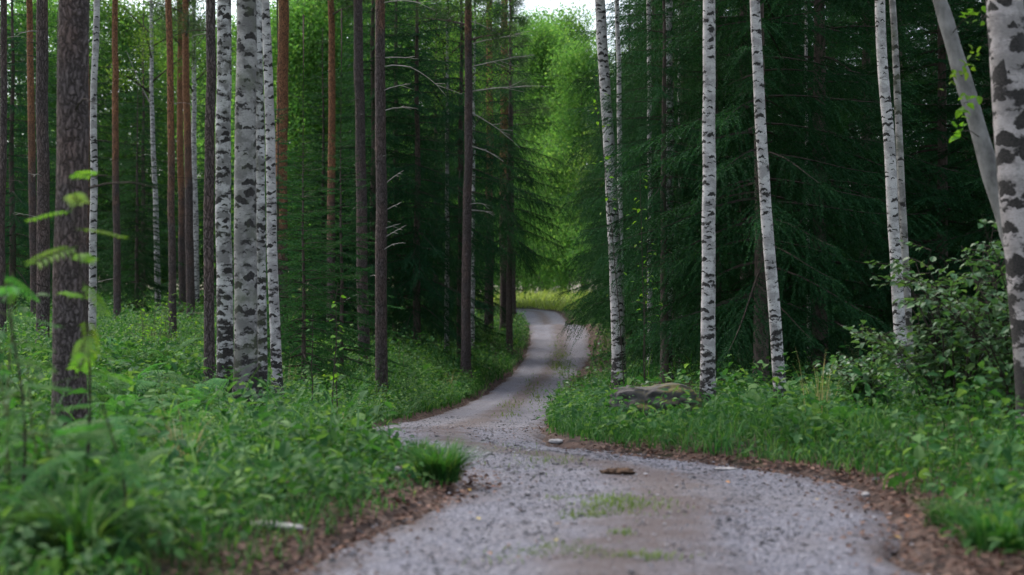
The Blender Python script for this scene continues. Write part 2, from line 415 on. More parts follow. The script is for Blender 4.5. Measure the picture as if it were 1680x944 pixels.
def mat_ground():
    m, nt, b = new_mat('forest_floor'); v = coords(nt)
    f = noise(nt, v, 9, 6, .7); g = noise(nt, v, 1.1, 4); l = voro(nt, v, 16, 'F1', 'Color')
    sp = N(nt, 'ShaderNodeSeparateColor'); nt.links.new(l, sp.inputs[0])
    brown = ramp(nt, sp.outputs[0], [(0, (.024, .018, .016)), (.5, (.058, .040, .034)), (1, (.12, .083, .068))])
    green = mixc(nt, f, (.022, .045, .012), (.06, .10, .025))
    at = N(nt, 'ShaderNodeAttribute', attribute_name='verge')     # 1 beside the road, 0 in the wood
    k = math_n(nt, 'ADD', ramp(nt, g, [(.42, (0,)*3), (.6, (.75,)*3)]), at.outputs['Fac'], True)
    c = mixc(nt, k, green, brown)
    nt.links.new(c, b.inputs['Base Color']); b.inputs['Roughness'].default_value = .95; b.inputs['Specular IOR Level'].default_value = .1
    bump(nt, b, math_n(nt, 'ADD', f, sp.outputs[0]), .8, .03); return m
M['ground'] = mat_ground()

# ---------------------------------------------------------------- terrain and road line
EL = [(-5, -1.9), (0, -1.5), (6.4, -1.1), (8.3, -.75), (10, -.3), (12, -.85), (14, -1.6), (17, -2.2), (20, -2.45), (27, -2.0), (33, -1.6), (38, -1.15), (50, 0), (62, .74), (73, .85), (85, .68), (97, .62), (105, .2), (111, -2.0), (116, -6), (125, -14)]
ER = [(-5, 1.2), (0, 1.45), (6.4, 1.95), (8.5, 2.3), (10, 2.4), (10.9, 2.15), (12, 1.34), (13, .7), (14, .38), (18, .40), (25, .62), (33, .95), (40, 1.4), (46, 1.9), (58, 3.2), (69, 3.75), (76, 3.8), (88, 3.45), (97, 3.45), (105, 3.4), (111, 1.8), (116, -2), (125, -9)]
YG = np.arange(-8, 126, .1)
def _sm(pts, w):
    a = np.array(pts, float); y = np.interp(YG, a[:, 0], a[:, 1]); k = np.hanning(w); k /= k.sum()
    return np.convolve(np.pad(y, w//2, mode='edge'), k, 'valid')[:len(YG)]
XL, XR = _sm(EL, 15), _sm(ER, 11)
def xl(y): return np.interp(y, YG, XL)
def xr(y): return np.interp(y, YG, XR)
def road_sd(x, y):
    """signed distance-like value, negative on the road"""
    v = np.maximum(xl(y) - x, x - xr(y))
    return np.where((y > 124) | (y < -7.9), 5.0, v)

ZROAD = [(-6, -1.27), (6.4, -1.27), (10, -1.33), (12.5, -1.40), (14, -1.47), (18, -1.74), (22, -2.08), (27, -2.43), (33, -2.75), (39, -2.93), (46, -2.92), (54, -2.76), (62, -2.33), (70, -1.82), (74, -1.66), (77, -1.80), (80, -2.08), (84, -2.18), (88, -2.0), (92, -1.74), (98, -1.58), (105, -1.42), (116, -1.2)]
ctrl = []
for y, z in ZROAD:
    a, b = float(xl(y)), float(xr(y))
    for x in (a, (a+b)/2, b): ctrl.append((x, y, z))
for (px, py, d) in [(118, 752, 11), (70, 612, 23), (368, 675, 16.7), (450, 640, 20), (283, 563, 36), (192, 550, 42), (259, 515, 58), (60, 530, 58),
                    (598, 605, 38), (626, 655, 30), (683, 590, 46), (764, 606, 43), (820, 520, 72), (795, 562, 58), (300, 900, 7), (-150, 930, 6), (500, 762, 10.6), (620, 760, 11),
                    (1160, 683, 17), (1283, 681, 17), (1015, 640, 25), (1470, 650, 19), (1650, 722, 11.2), (1630, 800, 8.6), (1250, 655, 22),
                    (1100, 600, 36), (1350, 590, 36), (1600, 600, 30), (1020, 556, 62), (985, 520, 85), (760, 490, 100), (400, 485, 90), (1700, 540, 60), (1300, 540, 60), (900, 489, 128), (1100, 500, 100)]:
    p = P(px, py, d); ctrl.append((p[0], p[1], p[2] - CAM_Z))
for x in (-180, -90, 90, 180):
    for y in (-40, 60, 180, 280): ctrl.append((x, y, -1.0))
for x in (-8, 0, 8, 25, -25): ctrl.append((x, -20, -1.25))
for x in (-30, 0, 30): ctrl.append((x, 150, -.6)); ctrl.append((x, 230, -.3))
ctrl = np.array(ctrl); ctrl[:, 2] += CAM_Z
def _k(r2): return r2 * np.log(r2 + 1e-9) * .5
def _feat(x, y):  # compress distances far off so near detail rules
    return np.stack([x / 10, y / 10], -1)
_c = _feat(ctrl[:, 0], ctrl[:, 1]); n_ = len(_c)
_A = np.zeros((n_+3, n_+3)); _A[:n_, :n_] = _k(((_c[:, None]-_c[None])**2).sum(-1)) + np.eye(n_)*.004
_A[:n_, n_] = 1; _A[:n_, n_+1:] = _c; _A[n_, :n_] = 1; _A[n_+1:, :n_] = _c.T
_w = np.linalg.solve(_A, np.concatenate([ctrl[:, 2], [0, 0, 0]]))
def _tps(x, y):
    x = np.asarray(x, float); y = np.asarray(y, float); sh = np.broadcast(x, y).shape
    f = _feat(np.broadcast_to(x, sh).ravel(), np.broadcast_to(y, sh).ravel()); out = np.empty(len(f))
    for i in range(0, len(f), 20000):
        g = f[i:i+20000]
        out[i:i+20000] = _k(((g[:, None]-_c[None])**2).sum(-1)) @ _w[:n_] + _w[n_] + g @ _w[n_+1:]
    return out.reshape(sh)
_zr = np.array(ZROAD); _zg = np.interp(YG, _zr[:, 0], _zr[:, 1] + CAM_Z); _kz = np.hanning(31); _kz /= _kz.sum()
_zg = np.convolve(np.pad(_zg, 15, mode='edge'), _kz, 'valid')
def terrain(x, y):
    x, y = np.broadcast_arrays(np.asarray(x, float), np.asarray(y, float))
    t = _tps(x, y); s = np.clip((road_sd(x, y) - .05)/1.5, 0, 1); s = s*s*(3-2*s)
    return np.interp(y, YG, _zg)*(1-s) + t*s
def road_z(x, y):
    a, b = xl(y), xr(y); u = (x - (a+b)/2) / ((b-a)/2)
    crown = .035*(1-np.abs(u)**2) - .028*np.exp(-((np.abs(u)-.5)/.17)**2)
    return terrain(x, y) + crown - .02
def ground_z(x, y):
    s = road_sd(x, y)
    bumps = (fbm(x*.7, y*.7)-.5)*.22 + (fbm(x*2.3+9, y*2.3)-.5)*.09
    k = np.clip((s-.0)/.9, 0, 1)
    return terrain(x, y) + np.where(s < 0, -.10, 0) + np.clip(s/.12, 0, 1)*.02 + k*(bumps + .05)
def gz(x, y): return float(ground_z(np.array([x]), np.array([y]))[0])
def hit(px, py, f=None):
    """first point of the ground along the ray through a photo pixel"""
    d = np.concatenate([np.arange(4, 40, .05), np.arange(40, 160, .2)])
    x = (px-CXP)/FPX*d; z = CAM_Z-(py-CYP)/FPX*d
    s = road_sd(x, d); g = np.where(s < 0, road_z(x, d), ground_z(x, d))
    i = int(np.argmax(z < g)); return np.array([x[i], d[i], g[i]])

# ground sheet, finer near the camera
ys = np.concatenate([[-60, -30, -15], np.arange(-8, 4, 1.0), np.arange(4, 40, .22), np.arange(40, 80, .5), np.arange(80, 130, 1.5), np.arange(130, 420, 15)])
xs_n = np.concatenate([np.arange(-12, 12.01, .22)])
xs = np.concatenate([[-300, -150, -90, -60, -45, -35, -28, -23, -19, -16.5, -14.5, -13], xs_n, [13, 14.5, 16.5, 19, 23, 28, 35, 45, 60, 90, 150, 300]])
GX, GY = np.meshgrid(xs, ys)
GZ = ground_z(GX, GY)
ny, nx = GX.shape
idx = np.arange(ny*nx).reshape(ny, nx)
Q = np.stack([idx[:-1, :-1], idx[:-1, 1:], idx[1:, 1:], idx[1:, :-1]], -1).reshape(-1, 4)
me = mesh_np('ground', np.stack([GX, GY, GZ], -1).reshape(-1, 3), Q, M['ground'], smooth=True)
at = me.attributes.new('verge', 'FLOAT', 'POINT')
at.data.foreach_set('value', np.clip(1.15 - np.abs(road_sd(GX, GY))/.75, 0, 1).ravel().astype(np.float32))
kind(link('ground', me), 'structure')

# gravel road sheet
yr = np.concatenate([np.arange(-5, 20, .08), np.arange(20, 60, .25), np.arange(60, 122, .6)])
u = np.linspace(-1.0, 1.0, 41)
A_, B_ = xl(yr), xr(yr)
U2, Y2 = np.meshgrid(u, yr)
wob = (fbm(Y2*1.1, np.sign(U2)*7.0)-.5)*.5 + (fbm(Y2*4.0, np.sign(U2)*3.0)-.5)*.22
X2 = ((A_+B_)/2)[:, None] + U2*((B_-A_)/2)[:, None]*1.03 + U2*np.abs(U2)**3*wob
Z2 = road_z(np.clip(X2, A_[:, None], B_[:, None]), Y2) + (fbm(X2*3, Y2*3)-.5)*.035 + (fbm(X2*13, Y2*13)-.5)*.014 - .07*np.abs(U2)**14
ny, nx = X2.shape; idx = np.arange(ny*nx).reshape(ny, nx)
Q = np.stack([idx[:-1, :-1], idx[:-1, 1:], idx[1:, 1:], idx[1:, :-1]], -1).reshape(-1, 4)
me = mesh_np('gravel_road', np.stack([X2, Y2, Z2], -1).reshape(-1, 3), Q, M['gravel'], smooth=True)
at = me.attributes.new('track', 'FLOAT', 'POINT')
tr_ = np.clip(1.25 - np.abs(U2 - .05)/.30, 0, 1)*1.0 + np.clip((np.abs(U2)-.72)/.25, 0, 1)*.9
at.data.foreach_set('value', np.clip(tr_, 0, 1).ravel().astype(np.float32))
kind(link('gravel_road', me), 'structure')

# ---------------------------------------------------------------- tree kit
def make_trunk(name, parent, mat, H, r0, lean, mid=(0, 0), flare=.35, rough=.05, n=16, taper=.62, top_cut=None, seed=0, bark=0.0):
    """trunk mesh in the thing's own space; lean = xy offset at 8 m; mid = extra bow at 4 m"""
    dz = .12 if r0 > .07 else .18
    z = np.concatenate([np.arange(-.35, 9, dz), np.arange(9, H, .8), [H]])
    t = z / 8.0; zz = np.clip(z, 0, None)
    te = np.where(t > 1, 1 + (t-1)*.35, t)
    cxx = lean[0]*te + mid[0]*4*t*(1-t)*(t < 1) + (fbm(z*.45, seed*3.1)-.5)*.10*np.clip(zz/3, 0, 1)
    cyy = lean[1]*te + mid[1]*4*t*(1-t)*(t < 1) + (fbm(z*.45, seed*3.1+50)-.5)*.10*np.clip(zz/3, 0, 1)
    r = r0*(1 - taper*zz/H)*(1 + flare*np.exp(-zz/.22)) + .0
    r[-1] = .01
    th = np.arange(n)/n*2*np.pi
    TH, ZZ = np.meshgrid(th, z)
    nz = (fbm(np.cos(TH)*1.6+seed, np.sin(TH)*1.6, ZZ*1.4)-.5)*2*rough
    if bark: nz = nz + (fbm(np.cos(TH)*5+seed, np.sin(TH)*5, ZZ*4.5)-.5)*2*bark
    rib = np.exp(-np.clip(ZZ, 0, 9)/.25)*.16*np.cos(TH*4+seed)
    RR = r[:, None]*(1+nz+rib)
    V = np.stack([cxx[:, None]+RR*np.cos(TH), cyy[:, None]+RR*np.sin(TH), ZZ], -1).reshape(-1, 3)
    k = len(z); i = np.arange(k-1)[:, None]*n; j = np.arange(n)[None]; j2 = (j+1) % n
    Q = np.stack([i+j, i+j2, i+n+j2, i+n+j], -1).reshape(-1, 4)
    me = mesh_np(name + '_trunk', V, Q, mat, smooth=True)
    # unrolled bark coordinates in metres; the seam faces away from the road
    uu = ((TH - np.pi/2) % (2*np.pi) - np.pi)*r0
    at = me.attributes.new('bark', 'FLOAT_VECTOR', 'POINT')
    at.data.foreach_set('vector', np.stack([uu + seed*1.7, ZZ + seed*.37, np.zeros_like(ZZ)], -1).ravel().astype(np.float32))
    o = link('trunk', me, parent)
    def axis(h):
        return np.array([np.interp(h, z, cxx), np.interp(h, z, cyy), h]), float(np.interp(h, z, r))
    return o, axis

def needles_from_twigs(S, D, L, droop, step, nl, nw, per=2):
    """S,D: twig start and direction; needle triangles along each twig"""
    cnt = np.maximum((L/step).astype(int), 2); tot = cnt.sum()
    ti = np.repeat(np.arange(len(L)), cnt)
    k = np.arange(tot) - np.repeat(np.cumsum(cnt)-cnt, cnt)
    s = (k + rng.random(tot)*.6) / cnt[ti]
    out = []
    side = np.cross(D, [0, 0, 1.]); side /= np.linalg.norm(side, axis=1)[:, None]+1e-6
    upv = np.cross(side, D)
    pos = S[ti] + D[ti]*(s*L[ti])[:, None]; pos[:, 2] -= droop[ti]*L[ti]*s**2
    tan = D[ti].copy(); tan[:, 2] -= 2*droop[ti]*s; tan /= np.linalg.norm(tan, axis=1)[:, None]
    Vs = []
    for q in range(per):
        ph = rng.random(tot)*2*np.pi if per > 2 else (q*np.pi + rng.normal(0, .5, tot))
        rad = side[ti]*np.cos(ph)[:, None] + upv[ti]*np.sin(ph)[:, None]
        dr = tan*.75 + rad*.66
        ln = nl*(.7+.6*rng.random(tot))*(1-.35*s)
        wv = np.cross(dr, rng.normal(0, 1, (tot, 3))); wv /= np.linalg.norm(wv, axis=1)[:, None]+1e-6
        a = pos - wv*nw*.5; b = pos + wv*nw*.5; c = pos + dr*ln[:, None]
        Vs.append(np.stack([a, b, c], 1))
    V = np.concatenate(Vs).reshape(-1, 3)
    return V, np.arange(len(V)).reshape(-1, 3)

def spruce_crown(name, H, h0, Lmax, whorl, hang, step, nl, nw, mat, dens=1.0, seed=1, sparse_low=0.0):
    r = np.random.default_rng(seed); acc = Acc()
    S, D, LL, DR = [], [], [], []
    h = h0
    while h < H-.15:
        f = (h-h0)/(H-h0)
        coarse = 1.0 if h < 10 else 1.6
        nb = r.integers(4, 7)
        a0 = r.random()*6.28
        for b in range(nb):
            if r.random() < sparse_low*(1-f)**3: continue
            az = a0 + b/nb*6.28 + r.normal(0, .25)
            L = Lmax*(1-f)**.8*(.65+.5*r.random()) + .12
            if f < .06: L *= .8 + 3*f
            up = .42*f - .08 + r.normal(0, .06)
            dr = (.34-.22*f)*(1+.3*r.normal())
            s = np.linspace(0, 1, 7)
            hx = L*s; hz = up*L*s - dr*L*s**1.6 + .16*L*np.clip(s-.55, 0, 1)**2*2
            bow = r.normal(0, .06)*L*s**2
            ca, sa = math.cos(az), math.sin(az)
            pts = np.stack([hx*ca - bow*sa, hx*sa + bow*ca, h+r.normal(0, .06)+hz], -1)
            acc.add(*tube(pts, np.linspace(.007+.008*L, .003, 7), 3), m=0)
            nt_ = max(int(L/.065*dens/coarse), 4)
            st = np.linspace(.10 if f > .3 else .18, 1, nt_) + r.normal(0, .01, nt_); st = np.clip(st, .05, 1)
            for i, q in enumerate(st):
                base = np.array([np.interp(q, s, pts[:, c]) for c in range(3)])
                sg = 1 if i % 2 else -1
                ang = az + sg*(.95-.55*q + r.normal(0, .15))
                tl = L*(.36*(1-q)**.7+.10)*(.6+.7*r.random())
                tl = min(tl, .62)
                hg = hang*(1-f)*(.5+r.random())
                S.append(base); D.append([math.cos(ang), math.sin(ang), .05-hg*.8]); LL.append(tl*(1+hg*.35)); DR.append(.15+hg*.5)
        h += whorl*(.75+.5*r.random())*coarse**.5
    S, D, LL, DR = np.array(S), np.array(D), np.array(LL), np.array(DR)
    D /= np.linalg.norm(D, axis=1)[:, None]
    top = S[:, 2] > 10
    for msk, k in ((~top, 1.0), (top, 1.7)):
        if msk.any():
            acc.add(*needles_from_twigs(S[msk], D[msk], LL[msk], DR[msk], step*k, nl*k**.5, nw*k), m=1)
    return acc.mesh(name, [M['twig'], mat])

SPRUCE = {
    'old':   (spruce_crown('old_spruce_crown', 17, 1.0, 3.0, .40, .85, .024, .055, .0165, M['needle'], 1.45, 11, .15), 17, .15),
    'old2':  (spruce_crown('tall_spruce_crown', 15, 1.6, 2.6, .40, .65, .024, .055, .0165, M['needle'], 1.45, 12, .15), 15, .13),
    'dense': (spruce_crown('dense_spruce_crown', 12, .35, 2.3, .34, .30, .024, .055, .0165, M['needle'], 1.45, 13, .05), 12, .11),
    'high':  (spruce_crown('high_spruce_crown', 17, 4.6, 2.9, .42, .95, .024, .055, .0165, M['needle'], 1.3, 15, .1), 17, .15),
    'young': (spruce_crown('young_spruce_crown', 6.0, .2, 1.6, .26, .15, .021, .048, .013, M['needle_young'], 1.3, 14, 0), 6.0, .06),
}

MARKS = [(-40, 'the left picture edge'), (46, 'the far left orange pine'), (72, 'the brown pine'), (119, 'the thick dark pine'), (156, 'the thin white birch'), (190, 'the slim clean orange pine'), (250, 'the slender forked birch'), (290, 'the pine trio'), (343, 'the dark slender pine'),
         (400, 'the thickest birch'), (446, 'the pale left leaning birch'), (463, 'the pinkish pine'), (543, 'the deep orange pine'), (590, 'the grey brown pine'), (625, 'the pine with arching dead branches'), (767, 'the roadside pine'), (828, 'the red barked pine'),
         (1000, 'the leaning birch by the bend'), (1066, 'the thin birch'), (1096, 'the veiled birch'), (1162, 'the straight white birch'), (1262, 'the clean leaning birch'), (1465, 'the twin birch'), (1600, 'the grey curving trunk'), (1660, 'the large rough birch'), (1740, 'the right picture edge')]
def between(px, base):
    for (a, na), (b, nb) in zip(MARKS, MARKS[1:]):
        if a <= px < b: return base + ' between ' + na + ' and ' + nb
    return base
def spruce(px, d, var, sc, label, group='spruces of the dark wood', top=None):
    me, H, r0 = SPRUCE[var]
    x = (px-CXP)/FPX*d; z = gz(x, d)
    e = root('spruce_tree', (x, d, z-.02), label, 'tree', group, rz=random.random()*6.28, sc=sc)
    if var not in TRUNKS:
        o, _ = make_trunk('spruce_'+var, e, M['spruce_bark'], H, r0, (0, 0), rough=.05, n=10, taper=.9, seed=hash(var) % 50 if False else len(TRUNKS)+3)
        TRUNKS[var] = o.data
    else:
        link('trunk', TRUNKS[var], e)
    link('crown', me, e)
    return e
TRUNKS = {}

def clump_crown(name, H, h0, rad, nlimb, mats, leaf_fn, seed, up=.5, nsub=9):
    """broadleaf or pine crown: limbs, sub-limbs, and leaf clusters at their ends"""
    r = np.random.default_rng(seed); acc = Acc(); C = []
    for i in range(nlimb):
        f = (i+.5)/nlimb; h = h0 + (H-h0)*f*.93; az = i*2.4 + r.normal(0, .4)
        L = rad*(1-.75*f**1.5)*(.7+.5*r.random()); s = np.linspace(0, 1, 6)
        pu = up*(.6+.8*r.random())
        pts = np.stack([np.cos(az)*L*s + r.normal(0, .05, 6)*s, np.sin(az)*L*s + r.normal(0, .05, 6)*s, h+L*pu*s - .15*L*s**2], -1)
        acc.add(*tube(pts, np.linspace(.045*(1-.6*f), .008, 6), 5), m=0)
        for k in range(nsub):
            q = .3+.7*r.random(); b = np.array([np.interp(q, s, pts[:, c]) for c in range(3)])
            e = b + r.normal(0, 1, 3)*np.array([.34, .34, .26])*L*.55
            acc.add(*tube(np.stack([b, (b+e)/2+[0, 0, .08], e]), [.012, .008, .004], 3), m=0)
            C.append(e); C.append((b+e)/2)
    C = np.array(C)
    V, F = leaf_fn(C, r); acc.add(V, F, 1)
    return acc.mesh(name, mats)

def pine_leaf(C, r):
    n = 46; c = np.repeat(C, n, 0); d = r.normal(0, 1, c.shape); d[:, 2] = np.abs(d[:, 2])*.7+.1; d /= np.linalg.norm(d, axis=1)[:, None]
    p = c + r.normal(0, .16, c.shape); w = np.cross(d, r.normal(0, 1, d.shape)); w /= np.linalg.norm(w, axis=1)[:, None]
    V = np.stack([p-w*.009, p+w*.009, p+d*.17], 1).reshape(-1, 3); return V, np.arange(len(V)).reshape(-1, 3)
def broad_leaf(size, n, spread):
    def f(C, r):
        c = np.repeat(C, n, 0); p = c + r.normal(0, 1, c.shape)*np.array([spread, spread, spread*.9]); k = len(p)
        L = size*(.7+.6*r.random(k))
        return leaves(p, r.random(k)*6.28, r.normal(-.5, .5, k), L, L*.72, r.normal(0, .6, k), 0)
    return f
CROWN = {
    'pine0': clump_crown('pine_crown', 7, 0, 2.0, 16, [M['pine'], M['pine_needle']], pine_leaf, 21, .35),
    'pine1': clump_crown('pine_crown_b', 7, 0, 1.7, 14, [M['pine'], M['pine_needle']], pine_leaf, 22, .35),
    'birch0': clump_crown('birch_crown', 7.5, 0, 1.9, 15, [M['twig'], M['birch_leaf']], broad_leaf(.075, 22, .26), 23, .9),
    'birch1': clump_crown('birch_crown_b', 7.5, 0, 1.7, 14, [M['twig'], M['birch_leaf']], broad_leaf(.075, 22, .26), 24, .9),
    'far0': clump_crown('leafy_crown', 20, 1.0, 4.6, 46, [M['farwood'], M['far_leaf']], broad_leaf(.16, 58, .72), 25, .5, 11),
    'far1': clump_crown('leafy_crown_b', 15, .8, 4.2, 36, [M['farwood'], M['far_leaf']], broad_leaf(.15, 56, .62), 26, .5, 11),
    'far2': clump_crown('leafy_crown_c', 7, .2, 2.6, 22, [M['farwood'], M['far_leaf']], broad_leaf(.14, 36, .36), 27, .7, 10),
}

def dead_branch(parent, axis, h, az, L, droop=.1, up=.2, r=.012, forks=2, mat='deadwood', seed=0):
    """one bare branch as a part; forks included"""
    rr = np.random.default_rng(seed); acc = Acc()
    c, tr = axis(h); s = np.linspace(0, 1, 8)
    ca, sa = math.cos(az), math.sin(az)
    wig = rr.normal(0, .02*L, 8)*s
    pts = c + np.stack([ca*(tr*.7+L*s) - sa*wig, sa*(tr*.7+L*s) + ca*wig, up*L*s - droop*L*s**2.2*1.6 + rr.normal(0, .012*L, 8)*s], -1)
    acc.add(*tube(pts, np.linspace(r, r*.25, 8), 5))
    for k in range(forks):
        q = rr.uniform(.35, .85); b = np.array([np.interp(q, s, pts[:, i]) for i in range(3)])
        a2 = az + rr.choice([-1, 1])*rr.uniform(.4, .9); l2 = L*rr.uniform(.2, .4); t = np.linspace(0, 1, 4)[:, None]
        p2 = b + t*np.array([math.cos(a2), math.sin(a2), rr.uniform(-.4, .3)])*l2
        acc.add(*tube(p2, np.linspace(r*.5, r*.2, 4), 4))
    return link('branch', acc.mesh('bare_branch', M[mat], True), parent)

TREE_BASES = []
def tall_tree(kind_, px, d, px_top, w, label, mat, orange=99, H=None, crown_h=None, stubs=0, bow=0, group=None, ly=0, py=None, seed=None, base_dy=0):
    """pine or birch placed by its base pixel column, distance and the column where it leaves the frame"""
    seed = seed if seed is not None else int(px*7+d)
    x = (px-CXP)/FPX*d; z = gz(x, d)
    TREE_BASES.append((x, d))
    htop = CYP/FPX*d + CAM_Z - z                 # height that meets the frame's upper edge
    lean = ((px_top-px)/FPX*d) * 8/htop
    H = H or (16.5 if kind_ == 'pine' else 15)
    name = 'pine_tree' if kind_ == 'pine' else 'birch_tree'
    e = root(name, (x, d, z), label, 'tree', group or ('pines left of the road' if kind_ == 'pine' else 'birches by the road'))
    r0 = w/2*d/FPX*1.04
    big = w > 24
    o, ax = make_trunk(name, e, M[mat], H, r0, (lean, ly), mid=(bow, 0), seed=seed % 97, n=28 if big else 16, bark=(.05 if kind_ == 'pine' else .03) if big else .02, rough=.06, taper=.6 if kind_ == 'birch' else .45)
    o.color = (orange/20, 0, 0, 1)
    ch = crown_h or H-6.5
    c, _ = ax(ch)
    k = 'pine' if kind_ == 'pine' else 'birch'
    cr = link('crown', CROWN[k+str(seed % 2)], e, c)
    cr.rotation_euler = (0, 0, seed); cr.scale = (.95, .95, 1)
    rr = random.Random(seed)
    for i in range(stubs):
        h = rr.uniform(1.2, min(htop+.3, 7.5)); L = rr.choice([.06, .1, .15, .25, .5, .8])*rr.uniform(.8, 1.2)
        dead_branch(e, ax, h, rr.uniform(0, 6.28), L, rr.uniform(0, .25), rr.uniform(-.1, .4), max(.006, r0*.08), 1 if L > .3 else 0, 'deadwood' if rr.random() < .5 else 'twig', seed*13+i)
    return e, ax, r0, z

# ---- pines (left of the road, near to far)
def pn(*a, **k): return tall_tree('pine', *a, mat='pine', **k)
def br(*a, mat='birch', **k): return tall_tree('birch', *a, mat=mat, **k)
pn(113, 11, 119, 52, 'thick dark pine trunk nearest on the left, green leaves in front of it', stubs=6)
pn(69, 23, 72, 21, 'brown pine directly left of the thick dark pine', stubs=9, orange=9)
pn(141, 25, 137, 15, 'reddish pine half hidden behind the right edge of the thick dark pine', stubs=2, orange=3.5)
pn(4, 27, 4, 12, 'dark pine cut by the left edge of the picture', stubs=8, orange=8)
pn(58, 44, 46, 13, 'orange barked pine at far left behind the brown pine', stubs=8, orange=5.4)
pn(193, 42, 188, 12, 'slim pine with clean orange upper trunk right of the thin white birch', stubs=2, orange=5.0)
pn(284, 36, 276, 12.5, 'slim orange pine, left one of the tight trio in the left wood', stubs=6, orange=4.2)
pn(300, 57, 293, 12, 'farthest pine of the tight trio, reddish and partly hidden', stubs=4, orange=4.5)
pn(314, 50, 302, 14, 'orange pine, right one of the tight trio in the left wood', stubs=5, orange=6.0)
pn(344, 17.5, 343, 17, 'dark brown slender pine touching the left side of the birch clump', stubs=5, orange=7)
pn(462, 38, 464, 22, 'pinkish orange pine right of the birch clump above young spruces', stubs=4, orange=3.0)
pn(543, 44, 544, 14, 'deep orange pine rising behind young spruces left of the grey pine pair', stubs=4, orange=4.2)
pn(598, 38, 585, 19, 'grey brown pine, left one of the pair by the road bend', stubs=7, orange=15)
e, ax, r0, z0 = pn(626, 30, 624, 20, 'pine with pale arching dead branches, right one of the pair by the road bend', stubs=6, orange=8.6)
for i, (py, L, up, dr) in enumerate([(110, 1.02, .18, .42), (95, .55, .05, .05), (5, .95, .1, .2), (182, .55, .25, .15), (302, .28, .9, .1), (375, .3, .2, .0), (390, .35, .6, .05), (345, .25, .5, 0), (150, .5, .3, .1)]):
    dead_branch(e, ax, CAM_Z+(CYP-py)/FPX*30-z0, -.25+.3*math.sin(i*2.1), L*1.36, dr, up, .015, 2, 'deadwood', 400+i)
e, ax, r0, z0 = pn(764, 43, 771, 16, 'pine beside the road with long bare branches pointing right', stubs=8, orange=11)
for i, (py, L, up, dr) in enumerate([(150, 1.9, .12, .05), (72, 1.5, .25, .0), (110, 1.6, .2, .05), (35, .9, -.35, .1), (185, 1.2, -.5, .15), (345, .6, .0, .1), (240, .9, -.3, .1)]):
    dead_branch(e, ax, CAM_Z+(CYP-py)/FPX*43-z0, -.2+.35*math.sin(i*1.7), L*1.23, dr, up, .02, 3, 'deadwood', 500+i)
pn(802, 62, 804, 15, 'slim reddish pine left of the far road opening', stubs=4, orange=6)
pn(829, 66, 826, 18, 'red barked pine at the left edge of the far road opening', stubs=4, orange=6.5)
pn(842, 72, 836, 9, 'thin grey pine just right of the red barked pine by the opening', stubs=2, orange=15)
pn(1615, 33, 1614, 9, 'thin brown trunk between the grey leaning trunk and the twin birch', stubs=2, orange=15)

# ---- birches
br(151, 24, 158, 13, 'thin white birch just right of the thick dark pine')
e, ax, r0, z0 = br(260, 56, 244, 10, 'slender far birch with a forked bare limb on its left')
dead_branch(e, ax, CAM_Z+(CYP-170)/FPX*56-z0, 3.3, .9, -.2, 1.9, .03, 2, 'deadwood', 61)
br(322, 60, 316, 11, 'far birch behind the pine trio')
br(369, 16.8, 366, 27, 'white birch with heavy black patches, left of the clump', mat='birch_old', bow=.02)
br(403, 16.2, 400, 38, 'thickest birch of the clump with mossy grey bark', mat='birch_grey')
br(432, 17.0, 424, 16, 'narrow grey birch pressed against the right of the thickest birch', mat='birch_old')
br(456, 19.5, 436, 18, 'pale birch on the right of the clump leaning left', mat='birch')
br(775, 55, 780, 7, 'thin pale birch hidden behind the roadside pine')
br(733, 50, 735, 8, 'pale birch stem inside the dark spruces left of the road')
br(1017, 25, 985, 22, 'leaning white birch at the right of the road bend behind the boulder', bow=.03)
br(1023, 30, 1013, 10, 'thin birch directly behind the leaning birch by the road bend')
br(1066, 31, 1065, 9.5, 'thin birch in the spruces right of the leaning birch')
br(1094, 25, 1098, 17, 'birch partly veiled by hanging spruce twigs', mat='birch_old')
br(1117, 34, 1115, 7, 'very thin birch left of the straight white birch')
br(1161, 17, 1163, 24, 'straight white birch standing right of the boulder')
br(1281, 17, 1242, 20, 'clean white birch leaning left, near the middle of the right bank', bow=-.01)
br(1482, 19, 1446, 20, 'left stem of the twin birch behind the leafy shrub', mat='birch')
br(1496, 19.6, 1463, 13, 'thinner right stem of the twin birch behind the leafy shrub', mat='birch_grey')
br(1327, 27, 1322, 6, 'thin white birch stem low in the dark spruces on the right')
br(1708, 11.2, 1649, 66, 'large rough barked birch cut by the right edge of the picture', mat='birch_rough')

# grey leaning trunk at the right edge
e = root('alder_tree', (*P(1700, 0, 11.9)[:2], gz(*P(1700, 0, 11.9)[:2])), 'smooth grey trunk curving up to the left from behind the large birch', 'tree')
zb = e.location.z; xb = e.location.x
ctrl_p = [(1696, 600), (1683, 490), (1668, 420), (1650, 360), (1630, 300), (1602, 200), (1571, 100), (1556, 45), (1541, -5), (1508, -70), (1460, -150), (1420, -300), (1400, -520), (1390, -800), (1385, -1100)]
pts = [[xb+.02, 11.9, zb-.2]] + [list(P(a, b, 11.9 + .0006*max(0, 480-b))) for a, b in ctrl_p]
pts = np.array(pts) - np.array(e.location)
s0 = np.linspace(0, 1, len(pts)); s1 = np.linspace(0, 1, 90)
fine_p = np.stack([np.interp(s1, s0, pts[:, c]) for c in range(3)], -1)
kk = np.hanning(9); kk /= kk.sum()
fine_p = np.stack([np.convolve(np.pad(fine_p[:, c], 4, mode='edge'), kk, 'valid') for c in range(3)], -1)
V, F = tube(fine_p, np.interp(s1, [0, .15, .5, 1], [.10, .086, .066, .02])*(1+.05*np.sin(s1*60)), 16)
link('trunk', mesh_np('alder_trunk', V, F, M['alder'], smooth=True), e)
cr = link('crown', CROWN['birch1'], e, fine_p[80]); cr.scale = (.8, .8, .6)
